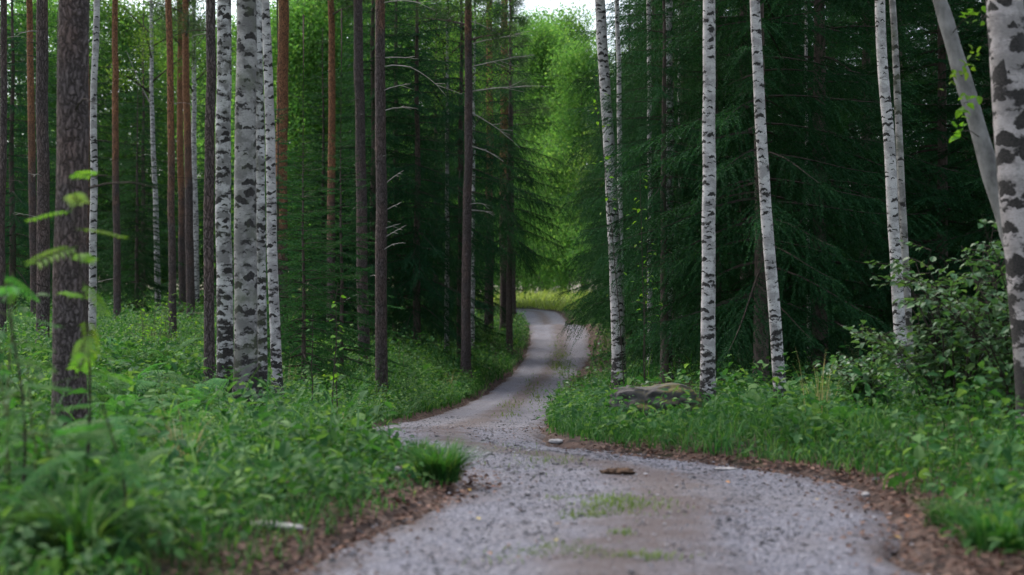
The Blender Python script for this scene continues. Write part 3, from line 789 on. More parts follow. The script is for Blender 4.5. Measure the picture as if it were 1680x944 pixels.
for i, (a, b) in enumerate([(1568, 120), (1580, 170), (1575, 215), (1590, 100), (1600, 20)]):
    c0 = P(a, b, 11.6) - np.array(e.location); k = 12
    q = c0 + rng.normal(0, .055, (k, 3)); L = .05+.04*rng.random(k)
    V, F = leaves(q, rng.random(k)*6.28, rng.normal(-.4, .4, k), L, L*.7, rng.normal(0, .5, k), 1)
    acc = Acc(); acc.add(V, F, 1)
    c1 = fine_p[np.argmin(((fine_p-c0)**2).sum(1))]
    acc.add(*tube(np.stack([c1, (c1+c0)/2+[0, 0, .03], c0]), [.006, .004, .002], 4), 0)
    link('leafy_twig', acc.mesh('leafy_twig', [M['twig'], M['sapling_leaf']]), e)

# ---- spruces
L_ = [
 (498, 28, 'young', .85, 'young spruce right of the birch clump with a fine straight stem'),
 (560, 33, 'young', 1.0, 'young spruce filling the space left of the grey pine pair'),
 (455, 34, 'young', 1.05, 'young spruce directly behind the right birch of the clump'),
 (530, 46, 'dense', .85, 'dense spruce behind the young ones left of the grey pine pair'),
 (684, 46, 'old2', 1.05, 'old spruce with bare dark lower stem between the pines left of the road'),
 (650, 50, 'old', 1.0, 'tall spruce behind the pine with arching dead branches'),
 (756, 50, 'high', 1.0, 'old spruce behind the roadside pine, branches reaching over the road'),
 (715, 58, 'dense', 1.2, 'dense spruce deep behind the roadside pine'),
 (836, 57, 'high', .95, 'spruce with drooping fringes at the upper left of the road opening'),
 (612, 46, 'old2', 1.1, 'dark spruce stem showing between the grey pine pair'),
 (585, 58, 'dense', 1.1, 'spruce far behind the left pine of the pair'),
 (735, 64, 'old2', 1.1, 'spruce low behind the slim reddish pine left of the opening'),
 (1172, 25.5, 'old', .78, 'spruce with long hanging twigs veiling the birches right of the bend'),
 (1248, 22.5, 'old2', 1.0, 'spruce with dark bare stem just left of the clean leaning birch'),
 (1345, 25, 'old', 1.0, 'dark spruce between the clean leaning birch and the twin birch'),
 (1420, 31, 'old2', 1.1, 'dark spruce left behind the twin birch'),
 (1545, 25, 'dense', 1.05, 'spruce with lit twigs right of the twin birch'),
 (1625, 30, 'old', 1.0, 'spruce behind the grey leaning trunk'),
 (1700, 24, 'dense', 1.1, 'spruce behind the large birch at the right edge'),
 (1222, 31, 'old', 1.05, 'spruce behind the straight white birch'),
 (1120, 36, 'dense', 1.0, 'spruce behind the thin birches right of the leaning birch'),
 (1070, 47, 'high', 1.0, 'spruce showing left behind the leaning birch'),
 (1098, 58, 'dense', 1.1, 'spruce at the right edge of the road opening'),
 (1060, 76, 'high', 1.5, 'spruce beyond the bend on the right side of the opening'),
 (1076, 60, 'high', 1.45, 'spruce with raised skirt left behind the leaning birch'),
 (1105, 29, 'young', .8, 'low spruce between the veiled birch and the boulder'),
 (1060, 68, 'old2', 1.3, 'tall spruce behind the leaning birch at the right of the opening'),
 (1090, 24, 'high', .5, 'small spruce veiling the middle of the birches behind the boulder'),
 (1032, 63, 'old2', 1.1, 'narrow dark spruce nearest the right edge of the opening'),
 (1010, 80, 'old2', 1.1, 'distant dark spruce right of the far crest of the road'),
 (1035, 66, 'young', 1.0, 'small spruce at the right roadside near the far crest'),
]
for t in L_: spruce(*t)
for px, d, v, s in [(1290, 35, 'old', 1.1), (1475, 37, 'old2', 1.2), (1590, 39, 'old', 1.2), (1130, 43, 'old2', 1.3), (1365, 44, 'old', 1.3), (1235, 47, 'old2', 1.4), (1690, 41, 'old', 1.2), (1530, 50, 'old2', 1.4), (1085, 56, 'old2', 1.4), (1640, 54, 'old2', 1.5), (1430, 54, 'old2', 1.5), (1310, 60, 'old2', 1.5), (1180, 62, 'old2', 1.5), (1590, 64, 'old', 1.5), (1480, 68, 'old', 1.5), (1380, 70, 'old', 1.5), (1250, 74, 'old', 1.6), (1100, 76, 'old', 1.5), (1700, 70, 'old', 1.5)]:
    spruce(px, d, v, s, between(px, 'dark background spruce seen' if d < 50 else 'far dim spruce seen'), 'background spruces on the right')
for px, d, v, s in [(20, 50, 'old2', 1.0), (95, 60, 'dense', 1.1), (225, 54, 'dense', .75), (235, 66, 'old2', 1.0), (345, 62, 'dense', 1.0), (155, 72, 'old', 1.0), (-20, 66, 'dense', 1.1), (50, 80, 'old', 1.1)]:
    spruce(px, d, v, s, between(px, 'background spruce seen' if d < 64 else 'farther spruce seen'), 'background spruces on the left')

# ---- leafy trees far off
def far_tree(px, d, var, sc, label, group):
    x = (px-CXP)/FPX*d; z = gz(x, d)
    e = root('leafy_tree', (x, d, z), label, 'tree', group, rz=random.random()*6.28, sc=sc)
    hh = {'far0': 20, 'far1': 15, 'far2': 7}[var]
    if var not in TRUNKS: TRUNKS[var] = make_trunk('leafy_'+var, e, M['farwood'], hh*.93, .012*hh, (.2, .1), n=9, taper=.9, seed=len(TRUNKS)+9)[0].data
    else: link('trunk', TRUNKS[var], e)
    link('crown', CROWN[var], e)
for px, d, v, s, lb in [(885, 142, 'far2', 1.1, 'bright low leafy tree straight behind the yellow clearing'), (935, 136, 'far2', 1.2, 'bright low leafy tree right behind the clearing'),
                        (848, 134, 'far2', 1.2, 'bright low leafy tree left behind the clearing'), (895, 152, 'far0', 1.5, 'tall bright leafy tree at the end of the road opening'),
                        (925, 170, 'far0', 1.75, 'tallest pale leafy tree under the sky gap at the end of the road'),
                        (862, 158, 'far0', 1.6, 'tall leafy tree at the left end of the road opening'), (958, 142, 'far0', 1.3, 'tall leafy tree at the right end of the road opening'),
                        (1003, 92, 'far2', 1.0, 'leafy bush beside the far road on the right'), (1060, 104, 'far1', 1.3, 'leafy tree overhanging the right of the far road'),
                        (775, 118, 'far1', 1.5, 'leafy tree left of the clearing behind the red barked pine')]:
    far_tree(px, d, v, s, lb, 'leafy trees at the end of the road')
for px, d, v, s in [(40, 92, 'far1', 1.3), (110, 105, 'far0', 1.15), (200, 96, 'far1', 1.35), (270, 108, 'far0', 1.1), (350, 98, 'far1', 1.25), (430, 90, 'far1', 1.2), (480, 84, 'far1', 1.2), (520, 100, 'far0', 1.15), (550, 82, 'far1', 1.3), (610, 100, 'far1', 1.5), (690, 104, 'far0', 1.2), (770, 112, 'far0', 1.2)]:
    far_tree(px, d, v, s, between(px, 'pale leafy tree' if v == 'far1' else 'tall pale leafy tree'), 'leafy trees behind the left wood')

for px, d in [(-30, 100), (30, 112), (85, 96), (140, 114), (180, 98), (225, 116), (262, 100), (310, 112), (365, 104), (430, 104), (500, 94), (570, 100), (640, 92), (700, 96), (750, 90)]:
    far_tree(px, d, 'far2', 1.15, between(px, 'low far bush' if d > 103 else 'low bush'), 'bushes closing the left wood')

# ---------------------------------------------------------------- undergrowth
BX = (1078-CXP)/FPX*16.6
def scatter(n, x0, x1, y0, y1, smin, smax=99, jitter=.25):
    """points on the ground at least smin from the road edge"""
    x = rng.uniform(x0, x1, n); y = rng.uniform(y0, y1, n)
    infr = np.abs(x) < (y*.39 + 1.5)
    s = road_sd(x, y) + (fbm(x*1.3, y*1.3)-.5)*2*jitter
    k = (s > smin) & (s < smax) & infr & ((x-BX)**2/.36 + (y-15.9)**2/1.0 > 1)
    x, y = x[k], y[k]
    return np.stack([x, y, ground_z(x, y)], -1)

G, HB = Acc(), Acc()
def grass(p, h, w, bend, hv=.4, acc=G):
    n = len(p); hh = h*(1+hv*rng.normal(0, 1, n).clip(-1.6, 2)); hh = np.abs(hh)*(.2+1.6*fbm(p[:, 0]*1.4, p[:, 1]*1.4)**1.2)
    V, F = blades(p, hh, w*(.6+.8*rng.random(n)), rng.random(n)*6.28, bend*(.4+1.2*rng.random(n)))
    acc.add(V, F)
def herbs(p, nl, h, L, spread, lod=1, acc=HB, ar=.6):
    """leafy plants: leaves in tiers around each point"""
    n = len(p); q = np.repeat(p, nl, 0); k = len(q); hp = np.repeat(h*(.5+.9*rng.random(n))*(.35+1.3*fbm(p[:, 0]*1.1+31, p[:, 1]*1.1)), nl)
    t = rng.random(k); az = rng.random(k)*6.28
    q = q + np.stack([np.cos(az)*spread*t, np.sin(az)*spread*t, hp*(.25+.75*rng.random(k))], -1)
    Ls = L*(.55+.8*rng.random(k))
    acc.add(*leaves(q, az+rng.normal(0, .6, k), rng.normal(-.15, .45, k), Ls, Ls*ar, rng.normal(0, .45, k), lod))
# left verge, near
p = scatter(24000, -6, 0.2, 5.2, 16, .25); grass(p, .20, .009, .7); p = scatter(9000, -3, 0.2, 5.2, 14, .02, .5, .2); grass(p, .13, .008, .8)
p = scatter(3400, -6, 0.0, 5.2, 14, .3); p = p[fbm(p[:, 0]*1.1+3, p[:, 1]*1.1) > .5]; grass(p, .50, .014, .9)
p = scatter(4600, -6, 0.2, 5.2, 16, .2); herbs(p, 6, .22, .065, .10)
# left wood, middle and far
p = scatter(60000, -17, 1, 16, 42, .15); grass(p, .28, .013, .7)
p = scatter(20000, -17, 1, 16, 42, .15); herbs(p, 6, .38, .075, .16, 0)
p = scatter(15000, -36, 2, 42, 85, .2); grass(p, .5, .05, .6)
p = scatter(9000, -36, 2, 42, 85, .3); herbs(p, 7, .6, .14, .3, 0)
# right bank
p = scatter(20000, 0.3, 7, 5.2, 17, .12, 2.2, .12); p = p[(p[:, 1] > 10.3) | (road_sd(p[:, 0], p[:, 1]) > .42)]; grass(p, .21, .009, .7); p = scatter(3500, 0.3, 5, 5.2, 14, .1, .6, .2); grass(p, .09, .008, .8)
p = scatter(16000, 0.3, 8, 9, 22, .12, 6); grass(p, .21, .010, .6)
p = scatter(5200, .3, 8, 6, 22, .2, 6); herbs(p, 6, .24, .06, .10)
p = scatter(900, .3, 8, 6, 22, .3, 6); herbs(p, 7, .42, .10, .16)
p = scatter(900, -6, .2, 6, 22, .3, 6); herbs(p, 7, .40, .10, .16)
p = scatter(14000, 0.5, 20, 20, 45, .1, 5); grass(p, .36, .016, .6)
p = scatter(5000, 0.5, 20, 20, 45, .1, 6); herbs(p, 6, .35, .085, .18, 0)
p = scatter(6000, 1.5, 30, 42, 100, .15, 9); grass(p, .45, .05, .6)
p = scatter(3500, 1.5, 30, 42, 100, .15, 8); herbs(p, 7, .6, .16, .3, 0)
# left bank beside the far road
p = scatter(16000, -6, 1.5, 24, 70, .05, 3); grass(p, .40, .022, .7)
p = scatter(4000, -6, 1.5, 24, 74, .1, 3.5); herbs(p, 7, .5, .09, .2, 0)
kind(link('grass', G.mesh('grass', M['grass'])), 'stuff', 'green grass growing under the trees and along the road edges', 'grass')
kind(link('undergrowth', HB.mesh('undergrowth', M['herb'])), 'stuff', 'low leafy herbs covering the forest floor beside the road', 'undergrowth')
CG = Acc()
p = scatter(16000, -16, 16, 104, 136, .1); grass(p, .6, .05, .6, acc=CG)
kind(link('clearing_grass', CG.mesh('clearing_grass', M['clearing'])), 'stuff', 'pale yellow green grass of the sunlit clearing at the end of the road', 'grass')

# short grass on the crown of the road
RG = Acc()
for (px, py, rx, ry, n) in [(1030, 832, .16, .25, 330), (1000, 822, .1, .15, 160), (900, 905, .15, .13, 240), (960, 912, .06, .06, 80), (948, 848, .06, .08, 70), (968, 848, .05, .06, 60), (1060, 915, .1, .06, 120), (1020, 878, .04, .05, 50),
                            (890, 756, .17, .45, 230), (850, 735, .15, .5, 60), (920, 604, .22, 3.2, 800), (925, 585, .2, 4, 500), (880, 645, .2, 4, 280), (840, 672, .2, 3, 160), (920, 820, .07, .1, 50)]:
    c = hit(px, py); x = c[0]+rng.normal(0, rx, n); y = c[1]+rng.normal(0, ry, n)
    q = np.stack([x, y, road_z(x, y)-.004], -1); far = c[1] > 25
    grass(q, .09 if far else .036, .018 if far else .006, .8, acc=RG)
kind(link('road_grass', RG.mesh('road_grass', M['road_grass'])), 'stuff', 'short grass growing in patches along the middle of the gravel road', 'grass')

# brown leaf litter along the edges, loose gravel on the road
n = 10500
y = np.concatenate([rng.uniform(5, 13, n), rng.uniform(12, 60, 3000)]); side = rng.random(len(y)) < .5
off = np.where(side | (y > 11), rng.normal(.12, .2, len(y)), rng.normal(.22, .26, len(y)))
x = np.where(side, xl(y)-off, xr(y)+off); s = road_sd(x, y)
z = np.where(s < -.08, road_z(x, y), np.maximum(ground_z(x, y), road_z(np.clip(x, xl(y), xr(y)), y)-.02)) + .012
Ls = rng.uniform(.015, .05, len(y))
LT = Acc(); LT.add(*leaves(np.stack([x, y, z], -1), rng.random(len(y))*6.28, rng.normal(0, .25, len(y)), Ls, Ls*.7, rng.normal(0, .4, len(y)), 0))
y = rng.uniform(5, 22, 1500); x = xl(y) + (xr(y)-xl(y))*rng.random(1500)
Ls = rng.uniform(.012, .035, 1500)
LT.add(*leaves(np.stack([x, y, road_z(x, y)+.012], -1), rng.random(1500)*6.28, rng.normal(0, .2, 1500), Ls, Ls*.6, rng.normal(0, .3, 1500), 0))
kind(link('leaf_litter', LT.mesh('leaf_litter', M['litter'])), 'stuff', 'brown dead leaves and needles lying along the road edges', 'leaf litter')

OCT = np.array([[1, 0, 0], [0, 1, 0], [-1, 0, 0], [0, -1, 0], [0, 0, .8], [0, 0, -.5], [.62, .62, .4], [-.62, .62, .35], [-.62, -.62, .4], [.62, -.62, .35]])
OF = np.array([[0, 6, 9], [6, 1, 7], [7, 2, 8], [8, 3, 9], [4, 6, 7], [4, 7, 8], [4, 8, 9], [4, 9, 6], [0, 1, 6], [1, 2, 7], [2, 3, 8], [3, 0, 9]])
n = 12000
y = np.concatenate([rng.uniform(5, 13, 9000), rng.uniform(12, 30, 3000)]); v = np.where(rng.random(n) < .6, np.where(rng.random(n) < .5, .25, .75)+rng.normal(0, .09, n), rng.random(n)).clip(0, 1); x = xl(y) + (xr(y)-xl(y))*v
sz = np.exp(rng.normal(math.log(.0062), .5, n)).clip(.003, .03)*np.where(y > 12, 1.35, 1)
a = rng.random(n)*6.28
Vv = OCT[None]*(1+rng.normal(0, .18, (n, 10, 1)))*sz[:, None, None]*np.stack([np.ones(n), rng.uniform(.6, 1, n), rng.uniform(.5, .9, n)], -1)[:, None]
Vv = np.stack([Vv[..., 0]*np.cos(a)[:, None]-Vv[..., 1]*np.sin(a)[:, None], Vv[..., 0]*np.sin(a)[:, None]+Vv[..., 1]*np.cos(a)[:, None], Vv[..., 2]], -1)
Vv += np.stack([x, y, road_z(x, y)+.006+(fbm(x*3, y*3)-.5)*.035], -1)[:, None]
mg, nt, b = new_mat('loose_gravel'); geo = N(nt, 'ShaderNodeNewGeometry')
nt.links.new(ramp(nt, geo.outputs['Random Per Island'], [(0, (.022, .021, .024)), (.45, (.07, .068, .078)), (.85, (.15, .145, .165)), (1, (.27, .26, .27))]), b.inputs['Base Color']); b.inputs['Roughness'].default_value = .85
kind(link('loose_gravel', mesh_np('loose_gravel', Vv.reshape(-1, 3), (np.arange(n)[:, None, None]*10+OF[None]).reshape(-1, 3), mg)), 'stuff', 'loose grey gravel scattered over the road', 'gravel')

# ---------------------------------------------------------------- ferns
def frond_mesh(name, L, mat, npair=17, dry=False):
    acc = Acc(); s = np.linspace(0, 1, 10)
    ax = np.stack([L*s*(1-.12*s), np.zeros(10), L*(.62*s-.60*s**2.1)], -1)
    acc.add(*tube(ax, np.linspace(.004, .0012, 10), 3), 0)
    q = np.linspace(.16, .985, npair)
    bp = np.stack([np.interp(q, s, ax[:, c]) for c in range(3)], -1)
    ln = L*.27*np.sin(np.clip((q-.02)*1.02, 0, 1)*np.pi)**.75*(1-.45*q)+.012
    for sg in (-1, 1):
        for i in range(npair):
            a = sg*(1.25-.35*q[i]); k = 6; t = np.linspace(.08, .95, k); l = ln[i]
            pp = bp[i] + np.stack([np.cos(a)*l*t, np.sin(a)*l*t, -.22*l*t**2], -1)
            for s2 in (-1, 1):
                V, F = leaves(pp, np.full(k, a)+s2*1.0, np.full(k, -.15), l*.24*(1.05-t*.75)+.004, (l*.11*(1.05-.6*t)+.004), None, 0)
                acc.add(V, F, 0)
    return acc.mesh(name, M[mat])
FR = [frond_mesh('fern_frond_long', .62, 'fern'), frond_mesh('fern_frond_short', .45, 'fern', 14)]
FRD = [frond_mesh('dry_frond', .5, 'dry', 13)]
def fern(px, py, sc, label, group, fr=FR, nf=7, d=None, name='fern'):
    c = hit(px, py) if d is None else np.array([(px-CXP)/FPX*d, d, gz((px-CXP)/FPX*d, d)])
    e = root(name, c - [0, 0, .02], label, 'fern', group, sc=sc, rz=random.random()*6.28)
    st = Acc(); 
    for k in range(nf):
        f = link('frond', fr[k % len(fr)], e, (0, 0, random.uniform(.0, .12)))
        f.rotation_euler = (random.gauss(0, .12), -random.uniform(.05, .75), k/nf*6.28+random.gauss(0, .25))
        q = random.uniform(.8, 1.15); f.scale = (q, q, q)
for i in range(12): fern(random.uniform(-20, 230), random.uniform(760, 925), random.uniform(.75, 1.05), 'soft blurred fern in the near left corner below the thick dark pine', 'ferns in the near left corner')
for i in range(16): fern(random.uniform(150, 340), random.uniform(600, 735), random.uniform(.8, 1.2), 'fern in the undergrowth between the thick dark pine and the birch clump', 'ferns before the birch clump')
for i in range(14): fern(random.uniform(470, 610), random.uniform(628, 700), random.uniform(.7, 1.0), 'fern in the undergrowth between the birch clump and the road bend', 'ferns by the road bend')
for i in range(9): fern(random.uniform(640, 755), random.uniform(618, 655), random.uniform(.8, 1.1), 'fern on the bank left of the road beyond the pine pair', 'ferns on the bank left of the road')
for i in range(10): fern(random.uniform(1190, 1420), random.uniform(672, 712), random.uniform(.5, .75), 'small fern on the right bank around the clean leaning birch', 'ferns on the right bank')
fern(603, 678, .8, 'dry rust brown fern left of the road bend', None, FRD, 6, name='dry_fern')
fern(248, 690, .7, 'withered brown fern tuft in the left undergrowth', None, FRD, 6, name='dry_fern')
fern(565, 700, .55, 'second rust brown fern half hidden in grass before the birch clump', None, FRD, 5, name='dry_fern')

# ---------------------------------------------------------------- saplings and shrub
def leaf_part_mesh(name, L, mat, W=None):
    W = W or L*.68
    return mesh_np(name, *leaves(np.zeros((1, 3)), np.zeros(1), np.zeros(1), np.array([L]), np.array([W]), None, 1), M[mat])
def sapling(px, d, top_py, label, mat, nst=1, nleaf=40, L=.08, spread=.25, stem='green_stem', low=.25, group=None, bottom_py=None, seed=0, droop=0.):
    r = np.random.default_rng(seed+int(px)); x = (px-CXP)/FPX*d; z = gz(x, d); H = CAM_Z+(CYP-top_py)/FPX*d - z
    e = root('sapling', (x, d, z), label, 'sapling', group)
    LM = [leaf_part_mesh('sapling_leaf', L*k, mat, L*k*.62) for k in (1, .75)]
    for q in range(nst):
        s = np.linspace(0, 1, 10); ln = r.normal(0, .08, 2)*H*.6; h = H*(1 if q == 0 else r.uniform(.6, .9))
        off = np.array([0, 0]) if q == 0 else r.normal(0, .05, 2)
        pts = np.stack([off[0]+ln[0]*s**1.5+r.normal(0, .008, 10), off[1]+ln[1]*s**1.5+r.normal(0, .008, 10), h*s-.05], -1)
        so = link('stem', mesh_np('sapling_stem', *tube(pts, np.linspace(.009, .003, 10), 6), M[stem], smooth=True), e)
        for k in range(nleaf//nst):
            t = low+(1-low)*r.random(); b = np.array([np.interp(t, s, pts[:, c]) for c in range(3)]); az = r.random()*6.28
            rr = spread*(1.1-t*.7)*r.random()
            f = link('leaf', LM[k % 2], so, b+[math.cos(az)*rr, math.sin(az)*rr, r.normal(0, .03)])
            f.rotation_euler = (r.normal(0, .4), r.normal(.25+droop, .35), az+r.normal(0, .4))
        tw = Acc()
        for k in range(6):
            t = low+(1-low)*(k+.5)/6; b = np.array([np.interp(t, s, pts[:, c]) for c in range(3)]); az = k*2.4
            en = b+np.array([math.cos(az), math.sin(az), .1])*spread*(1.05-.7*t); tw.add(*tube(np.stack([b, (b+en)/2+[0, 0, .02], en]), [.004, .003, .0015], 4))
        kind(link('twigs', tw.mesh('sapling_twigs', M[stem]), e), 'stuff')
    return e
def rowan(px, d, top_py, label, n, L, low, mat):
    r = np.random.default_rng(int(px)+5); x = (px-CXP)/FPX*d; z = gz(x, d); H = CAM_Z+(CYP-top_py)/FPX*d-z
    e = root('sapling', (x, d, z), label, 'sapling'); s = np.linspace(0, 1, 10)
    pts = np.stack([.05*np.sin(s*4), .04*np.sin(s*3+1), H*s-.05], -1)
    link('stem', mesh_np('sapling_stem', *tube(pts, np.linspace(.010, .003, 10), 6), M['twig'], smooth=True), e)
    acc = Acc(); q = np.linspace(.2, .95, 7)
    ax = np.stack([L*s, 0*s, -.18*L*s**2], -1); acc.add(*tube(ax, np.linspace(.003, .001, 10), 3))
    for sg in (-1, 1): acc.add(*leaves(np.stack([L*q, 0*q, -.18*L*q**2], -1), sg*(1.15-.2*q), np.full(7, -.12), np.full(7, L*.27), np.full(7, L*.095), None, 1))
    acc.add(*leaves(ax[-1:], np.zeros(1), np.zeros(1), np.array([L*.27]), np.array([L*.095]), None, 1))
    me = acc.mesh('rowan_leaf', M[mat])
    for k in range(n):
        t = low+(1-low)*(k+.5)/n; b = np.array([np.interp(t, s, pts[:, c]) for c in range(3)])
        f = link('leaf', me, e, b); f.rotation_euler = (r.normal(0, .2), r.normal(0, .25), k*2.4+r.normal(0, .4)); g = r.uniform(.7, 1.15); f.scale = (g, g, g)
rowan(128, 7.0, 258, 'blurred sapling with feathered bright leaves in front of the thick dark pine', 12, .24, .42, 'sapling_leaf')
rowan(20, 6.6, 420, 'blurred feathery leaved sapling standing at the left edge', 12, .26, .4, 'fern')
rowan(185, 6.4, 640, 'low blurred feathery sapling below the thick dark pine', 10, .26, .35, 'fern')
sapling(12, 7.2, 430, 'blurred leafy sapling at the left edge of the picture', 'herb', 2, 60, .085, .25, low=.3)
sapling(60, 6.8, 590, 'low blurred leafy sapling in the near left corner', 'herb', 2, 50, .085, .25, low=.3)
sapling(545, 14, 455, 'slim two stemmed sapling in front of the young spruces', 'sapling_leaf', 2, 34, .07, .14, low=.35, stem='twig')
sapling(512, 14.6, 500, 'thin sapling right of the birch clump', 'herb', 1, 20, .065, .12, low=.45, stem='twig')
sapling(1058, 21, 262, 'sapling with bright leaf tiers before the veiled birch', 'sapling_leaf', 2, 46, .085, .45, low=.55, stem='twig')
sapling(1025, 21.5, 120, 'tall thin sapling with bright leaves beside the leaning birch', 'sapling_leaf', 1, 26, .085, .35, low=.6, stem='twig')
sapling(935, 24, 605, 'bluish green sapling on the inner edge of the road bend', 'shrub_leaf', 2, 40, .08, .25, low=.2)
sapling(975, 24, 560, 'leafy sapling left of the foot of the leaning birch', 'shrub_leaf', 2, 50, .08, .3, low=.2)
for i in range(10):
    px = random.uniform(205, 335); d = random.uniform(22, 40)
    sapling(px, d, random.uniform(470, 530), 'small leafy sapling among the far pines of the left wood', 'sapling_leaf', 2, 30, .09, .35, low=.15, group='saplings in the left wood', seed=i)
for i in range(8):
    px = random.uniform(640, 830); d = random.uniform(30, 52)
    while road_sd((px-CXP)/FPX*d, d) < .5: px = random.uniform(600, 830); d = random.uniform(30, 52)
    sapling(px, d, random.uniform(520, 575), 'small leafy sapling on the bank left of the road', 'herb', 2, 30, .09, .35, low=.15, group='saplings on the left bank', seed=20+i)

def shrub(px, d, wid, hgt, label, nst, seed, mat='shrub_leaf', maxpart=280, L=.075):
    r = np.random.default_rng(seed); x = (px-CXP)/FPX*d; z = gz(x, d)
    e = root('shrub', (x, d, z), label, 'shrub'); LF = []
    for q in range(nst):
        az = q/nst*6.28+r.normal(0, .3); reach = wid*.5*r.uniform(.25, 1.05); h = hgt*r.uniform(.5, 1.0)*(1-.25*(reach/wid*2)**2)
        s = np.linspace(0, 1, 9); b0 = r.normal(0, .12, 2)*wid*.4
        pts = np.stack([b0[0]+np.cos(az)*reach*s**1.5, b0[1]+np.sin(az)*reach*s**1.5, h*(1.15*s-.15*s**3)-.05], -1)
        pts[:, :2] += r.normal(0, .02, (9, 2))*s[:, None]
        so = link('stem', mesh_np('shrub_stem', *tube(pts, np.linspace(.010, .0025, 9), 5), M['twig'], smooth=True), e)
        tw = Acc()
        for k in range(11):
            t = r.uniform(.22, 1); b = np.array([np.interp(t, s, pts[:, c]) for c in range(3)])
            a2 = r.random()*6.28; l2 = r.uniform(.12, .38); dv = np.array([math.cos(a2), math.sin(a2), r.uniform(-.1, .45)])
            m_ = b+dv*l2*.5; en = b+dv*l2-[0, 0, .05*l2]
            tw.add(*tube(np.stack([b, m_, en]), [.004, .003, .0015], 4))
            for w in np.linspace(.25, 1, 6):
                LF.append((*(b*(1-w)+en*w+r.normal(0, .012, 3)), a2+r.choice([-1, 1])*r.uniform(.3, 1.1)*(w < .98), q))
        kind(link('twigs', tw.mesh('shrub_twigs', M['twig']), e), 'stuff')
    ST = [c for c in e.children if c.name.startswith('stem')]
    LF = np.array(LF); order = np.argsort(LF[:, 1]+.3*r.random(len(LF)))       # nearest the road and camera first
    LM = [leaf_part_mesh('shrub_leaf', L*k, mat, L*k*.74) for k in (1.2, 1, .8, .65)]
    for i in order[:maxpart]:
        f = link('leaf', LM[int(r.integers(4))], ST[int(LF[i, 4])], LF[i, :3]); f.rotation_euler = (r.normal(0, .35), r.normal(.25, .35), LF[i, 3])
    rest = LF[order[maxpart:]]
    if len(rest):
        k = len(rest); Ls = L*r.uniform(.6, 1.25, k)
        kind(link('foliage', mesh_np('shrub_foliage', *leaves(rest[:, :3], rest[:, 3], r.normal(-.25, .35, k), Ls, Ls*.74, r.normal(0, .35, k), 1), M[mat]), e), 'stuff')
    return e
shrub(1560, 13.4, 2.0, 1.95, 'tall leafy shrub on the right bank before the twin birch', 30, 5)
shrub(1675, 12.4, 1.6, 2.05, 'leafy shrub at the right edge below the large birch', 22, 6, maxpart=180)
shrub(1420, 14.6, 1.0, .75, 'low leafy shrub left of the tall shrub on the right bank', 12, 7, maxpart=120)
shrub(1110, 18.0, .7, .45, 'low leafy plant growing in front of the boulder', 8, 8, maxpart=80, L=.065)

# ---------------------------------------------------------------- grass tufts, seed stalks
def tuft(px, py, n, h, w, rad, label, mat='grass', name='grass_tuft', bend=.9):
    c = hit(px, py); e = root(name, c-[0, 0, .01], label, 'grass tuft'); r = np.random.default_rng(int(px))
    k = 4
    for q in range(k):
        m = n//k; a = r.random(m)*6.28; rr = rad*r.random(m)
        p = np.stack([np.cos(a)*rr, np.sin(a)*rr, np.zeros(m)], -1)
        V, F = blades(p, h*r.uniform(.5, 1.15, m), w*r.uniform(.7, 1.2, m), a+r.normal(0, .6, m), bend*r.uniform(.4, 1.2, m))
        kind(link('blades', mesh_np('tuft_blades', V, F, M[mat]), e), 'stuff')
tuft(722, 788, 520, .36, .010, .15, 'thick arching grass tuft leaning onto the gravel at the left bend')
tuft(690, 760, 260, .26, .009, .12, 'smaller grass tuft left of the thick arching tuft at the bend')
tuft(330, 850, 160, .42, .016, .10, 'tall broad bladed grass tuft in the near left verge')
tuft(130, 930, 160, .48, .018, .10, 'broad bladed grass tuft in the near left corner', bend=1.0)
tuft(1640, 900, 420, .30, .009, .18, 'blurred grass tuft in the near right corner')
tuft(1560, 860, 260, .2, .008, .14, 'short grass tuft on the right road edge among dead leaves')
tuft(300, 790, 40, .55, .007, .08, 'pale dry grass stalks in the left verge', 'drygrass', 'dry_grass_tuft', .7)
tuft(940, 690, 260, .3, .010, .16, 'grass tuft on the inner side of the road bend')
tuft(1020, 715, 240, .26, .009, .16, 'grass tuft below the boulder beside the road')
tuft(740, 648, 30, .8, .010, .12, 'pale seeding grass stalks on the bank left of the road', 'drygrass', 'dry_grass_tuft', .4)
tuft(1345, 690, 26, .75, .006, .15, 'thin dry stalks on the right bank near the clean leaning birch', 'drygrass', 'dry_grass_tuft', .35)
tuft(470, 650, 26, .9, .008, .15, 'tall dry stalks right of the birch clump', 'drygrass', 'dry_grass_tuft', .35)

# ---------------------------------------------------------------- stones, clods, fallen leaves
import bmesh
def stone(px, py, size, label, mat, name='stone', sub=3, amp=.25, d=None, cat='stone', sink=.25, flat=0, rz=0, fr=2.2):
    c = hit(px, py) if d is None else np.array([(px-CXP)/FPX*d, d, gz((px-CXP)/FPX*d, d)])
    bm = bmesh.new(); bmesh.ops.create_icosphere(bm, subdivisions=sub, radius=1)
    for v in bm.verts:
        q = v.co.copy(); k = 1 + amp*2*(float(fbm(q.x*fr+px, q.y*fr, q.z*fr))-.5) + amp*.5*(float(vnoise(q.x*6, q.y*6+px, q.z*6))-.5)
        v.co = Vector((q.x*size[0]*k, q.y*size[1]*k, q.z*size[2]*k))
        if flat: v.co.z = min(v.co.z, size[2]*flat*(1+.15*math.sin(q.x*5)))
    me = bpy.data.meshes.new(name); bm.to_mesh(me); bm.free(); me.materials.append(M[mat])
    for p in me.polygons: p.use_smooth = True
    o = link(name, me, None, (c[0], c[1], c[2]+size[2]*(1-2*sink))); o.rotation_euler = (0, 0, rz)
    return tag(o, label, cat)
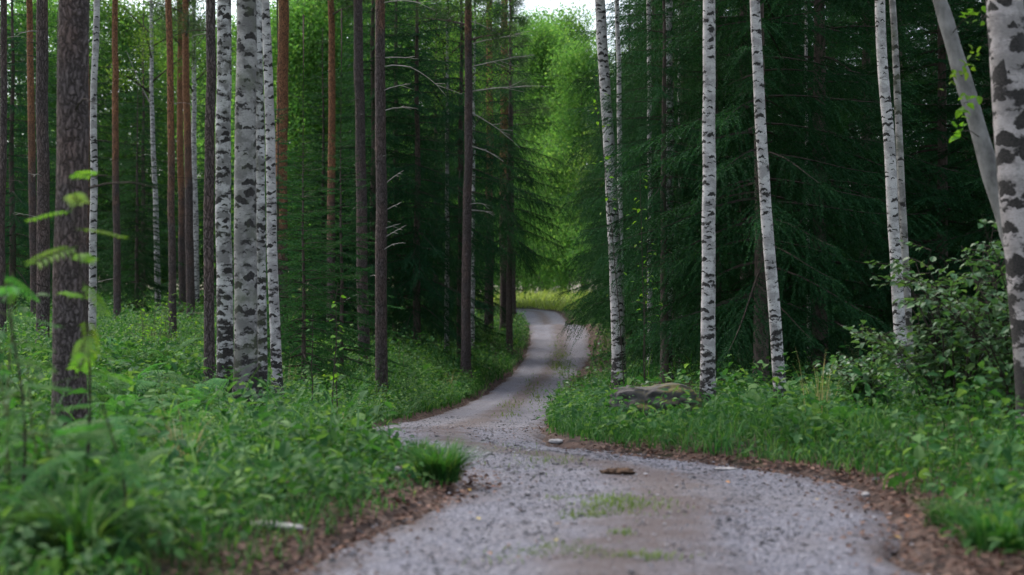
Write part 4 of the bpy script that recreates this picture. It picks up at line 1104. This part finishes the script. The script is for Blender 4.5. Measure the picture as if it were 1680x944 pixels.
stone(1078, 660, (.48, .32, .25), 'long mossy boulder lying between the leaning and the straight birch', 'rock', 'boulder', 5, .42, d=16.6, cat='boulder', sink=.14, flat=.75, fr=2.3)
stone(1195, 664, (.30, .25, .14), 'low dark mossy stone right of the straight white birch', 'rock', 'boulder', 4, .3, d=18.5, cat='boulder', sink=.1)
stone(912, 728, (.075, .06, .028), 'pale flat stone on the inner edge of the bend', 'stone_pale', sink=.3, rz=.3)
stone(1012, 777, (.115, .07, .022), 'flat brown clod of dung in the middle of the road', 'clod', 'dung_clod', 4, .6, cat='clod', sink=.2, fr=3.5)
stone(1195, 856, (.018, .015, .011), 'dark pebble on the right wheel track', 'stone_dark', sink=.2)
stone(1437, 792, (.03, .025, .018), 'dark stone on the right road edge among dead leaves', 'stone_dark', sink=.2)
stone(1250, 893, (.014, .012, .009), 'small dark pebble low on the right of the road', 'stone_dark', sink=.2)
stone(1420, 815, (.03, .025, .018), 'grey stone below the dark stone on the right road edge', 'stone_pale', sink=.25)
stone(452, 868, (.20, .05, .022), 'long pale grey stone slab in the left road edge', 'stone_pale', 'stone_slab', 4, .18, sink=.12, rz=-.45)
stone(648, 778, (.05, .035, .03), 'pale grey stone in the dead leaves beside the thick tuft', 'stone_pale', sink=.2)
stone(693, 776, (.035, .03, .035), 'small whitish stone just left of the thick tuft', 'stone_pale', sink=.2)
stone(1190, 771, (.09, .05, .012), 'flat pale stone sunk in the gravel beyond the clod', 'stone_pale', sink=.3, rz=.2)
def fallen(px, py, L, mat, label):
    c = hit(px, py); me = leaf_part_mesh('fallen_leaf', L, mat, L*.7)
    o = link('fallen_leaf', me, None, c+[0, 0, .018]); o.rotation_euler = (random.gauss(0, .15), random.gauss(0, .15), random.random()*6.28)
    tag(o, label, 'leaf', 'fallen leaves on the road')
for t in [(912, 866, .042, 'yellow_leaf', 'pale yellow fallen leaf in the middle of the road before the grass patches'),
          (785, 857, .042, 'yellow_leaf', 'yellow fallen leaf on the left wheel track'),
          (768, 807, .04, 'yellow_leaf', 'yellow leaf on the gravel just below the thick tuft'),
          (805, 803, .05, 'orange_leaf', 'orange leaf on the gravel below the thick tuft'),
          (1547, 838, .075, 'orange_leaf', 'large orange leaf on the right road edge'),
          (1490, 852, .055, 'orange_leaf', 'orange brown leaf among dead leaves on the right road edge'),
          (1465, 886, .05, 'yellow_leaf', 'dull yellow leaf low on the right road edge'),
          (800, 912, .045, 'orange_leaf', 'orange leaf low on the left wheel track'),
          (914, 893, .036, 'yellow_leaf', 'small yellow leaf in the nearest grass patch'),
          (1190, 795, .04, 'orange_leaf', 'orange leaf on the right wheel track beyond the grass patches'),
          (1340, 825, .035, 'yellow_leaf', 'small pale leaf near the right road edge')]: fallen(*t)
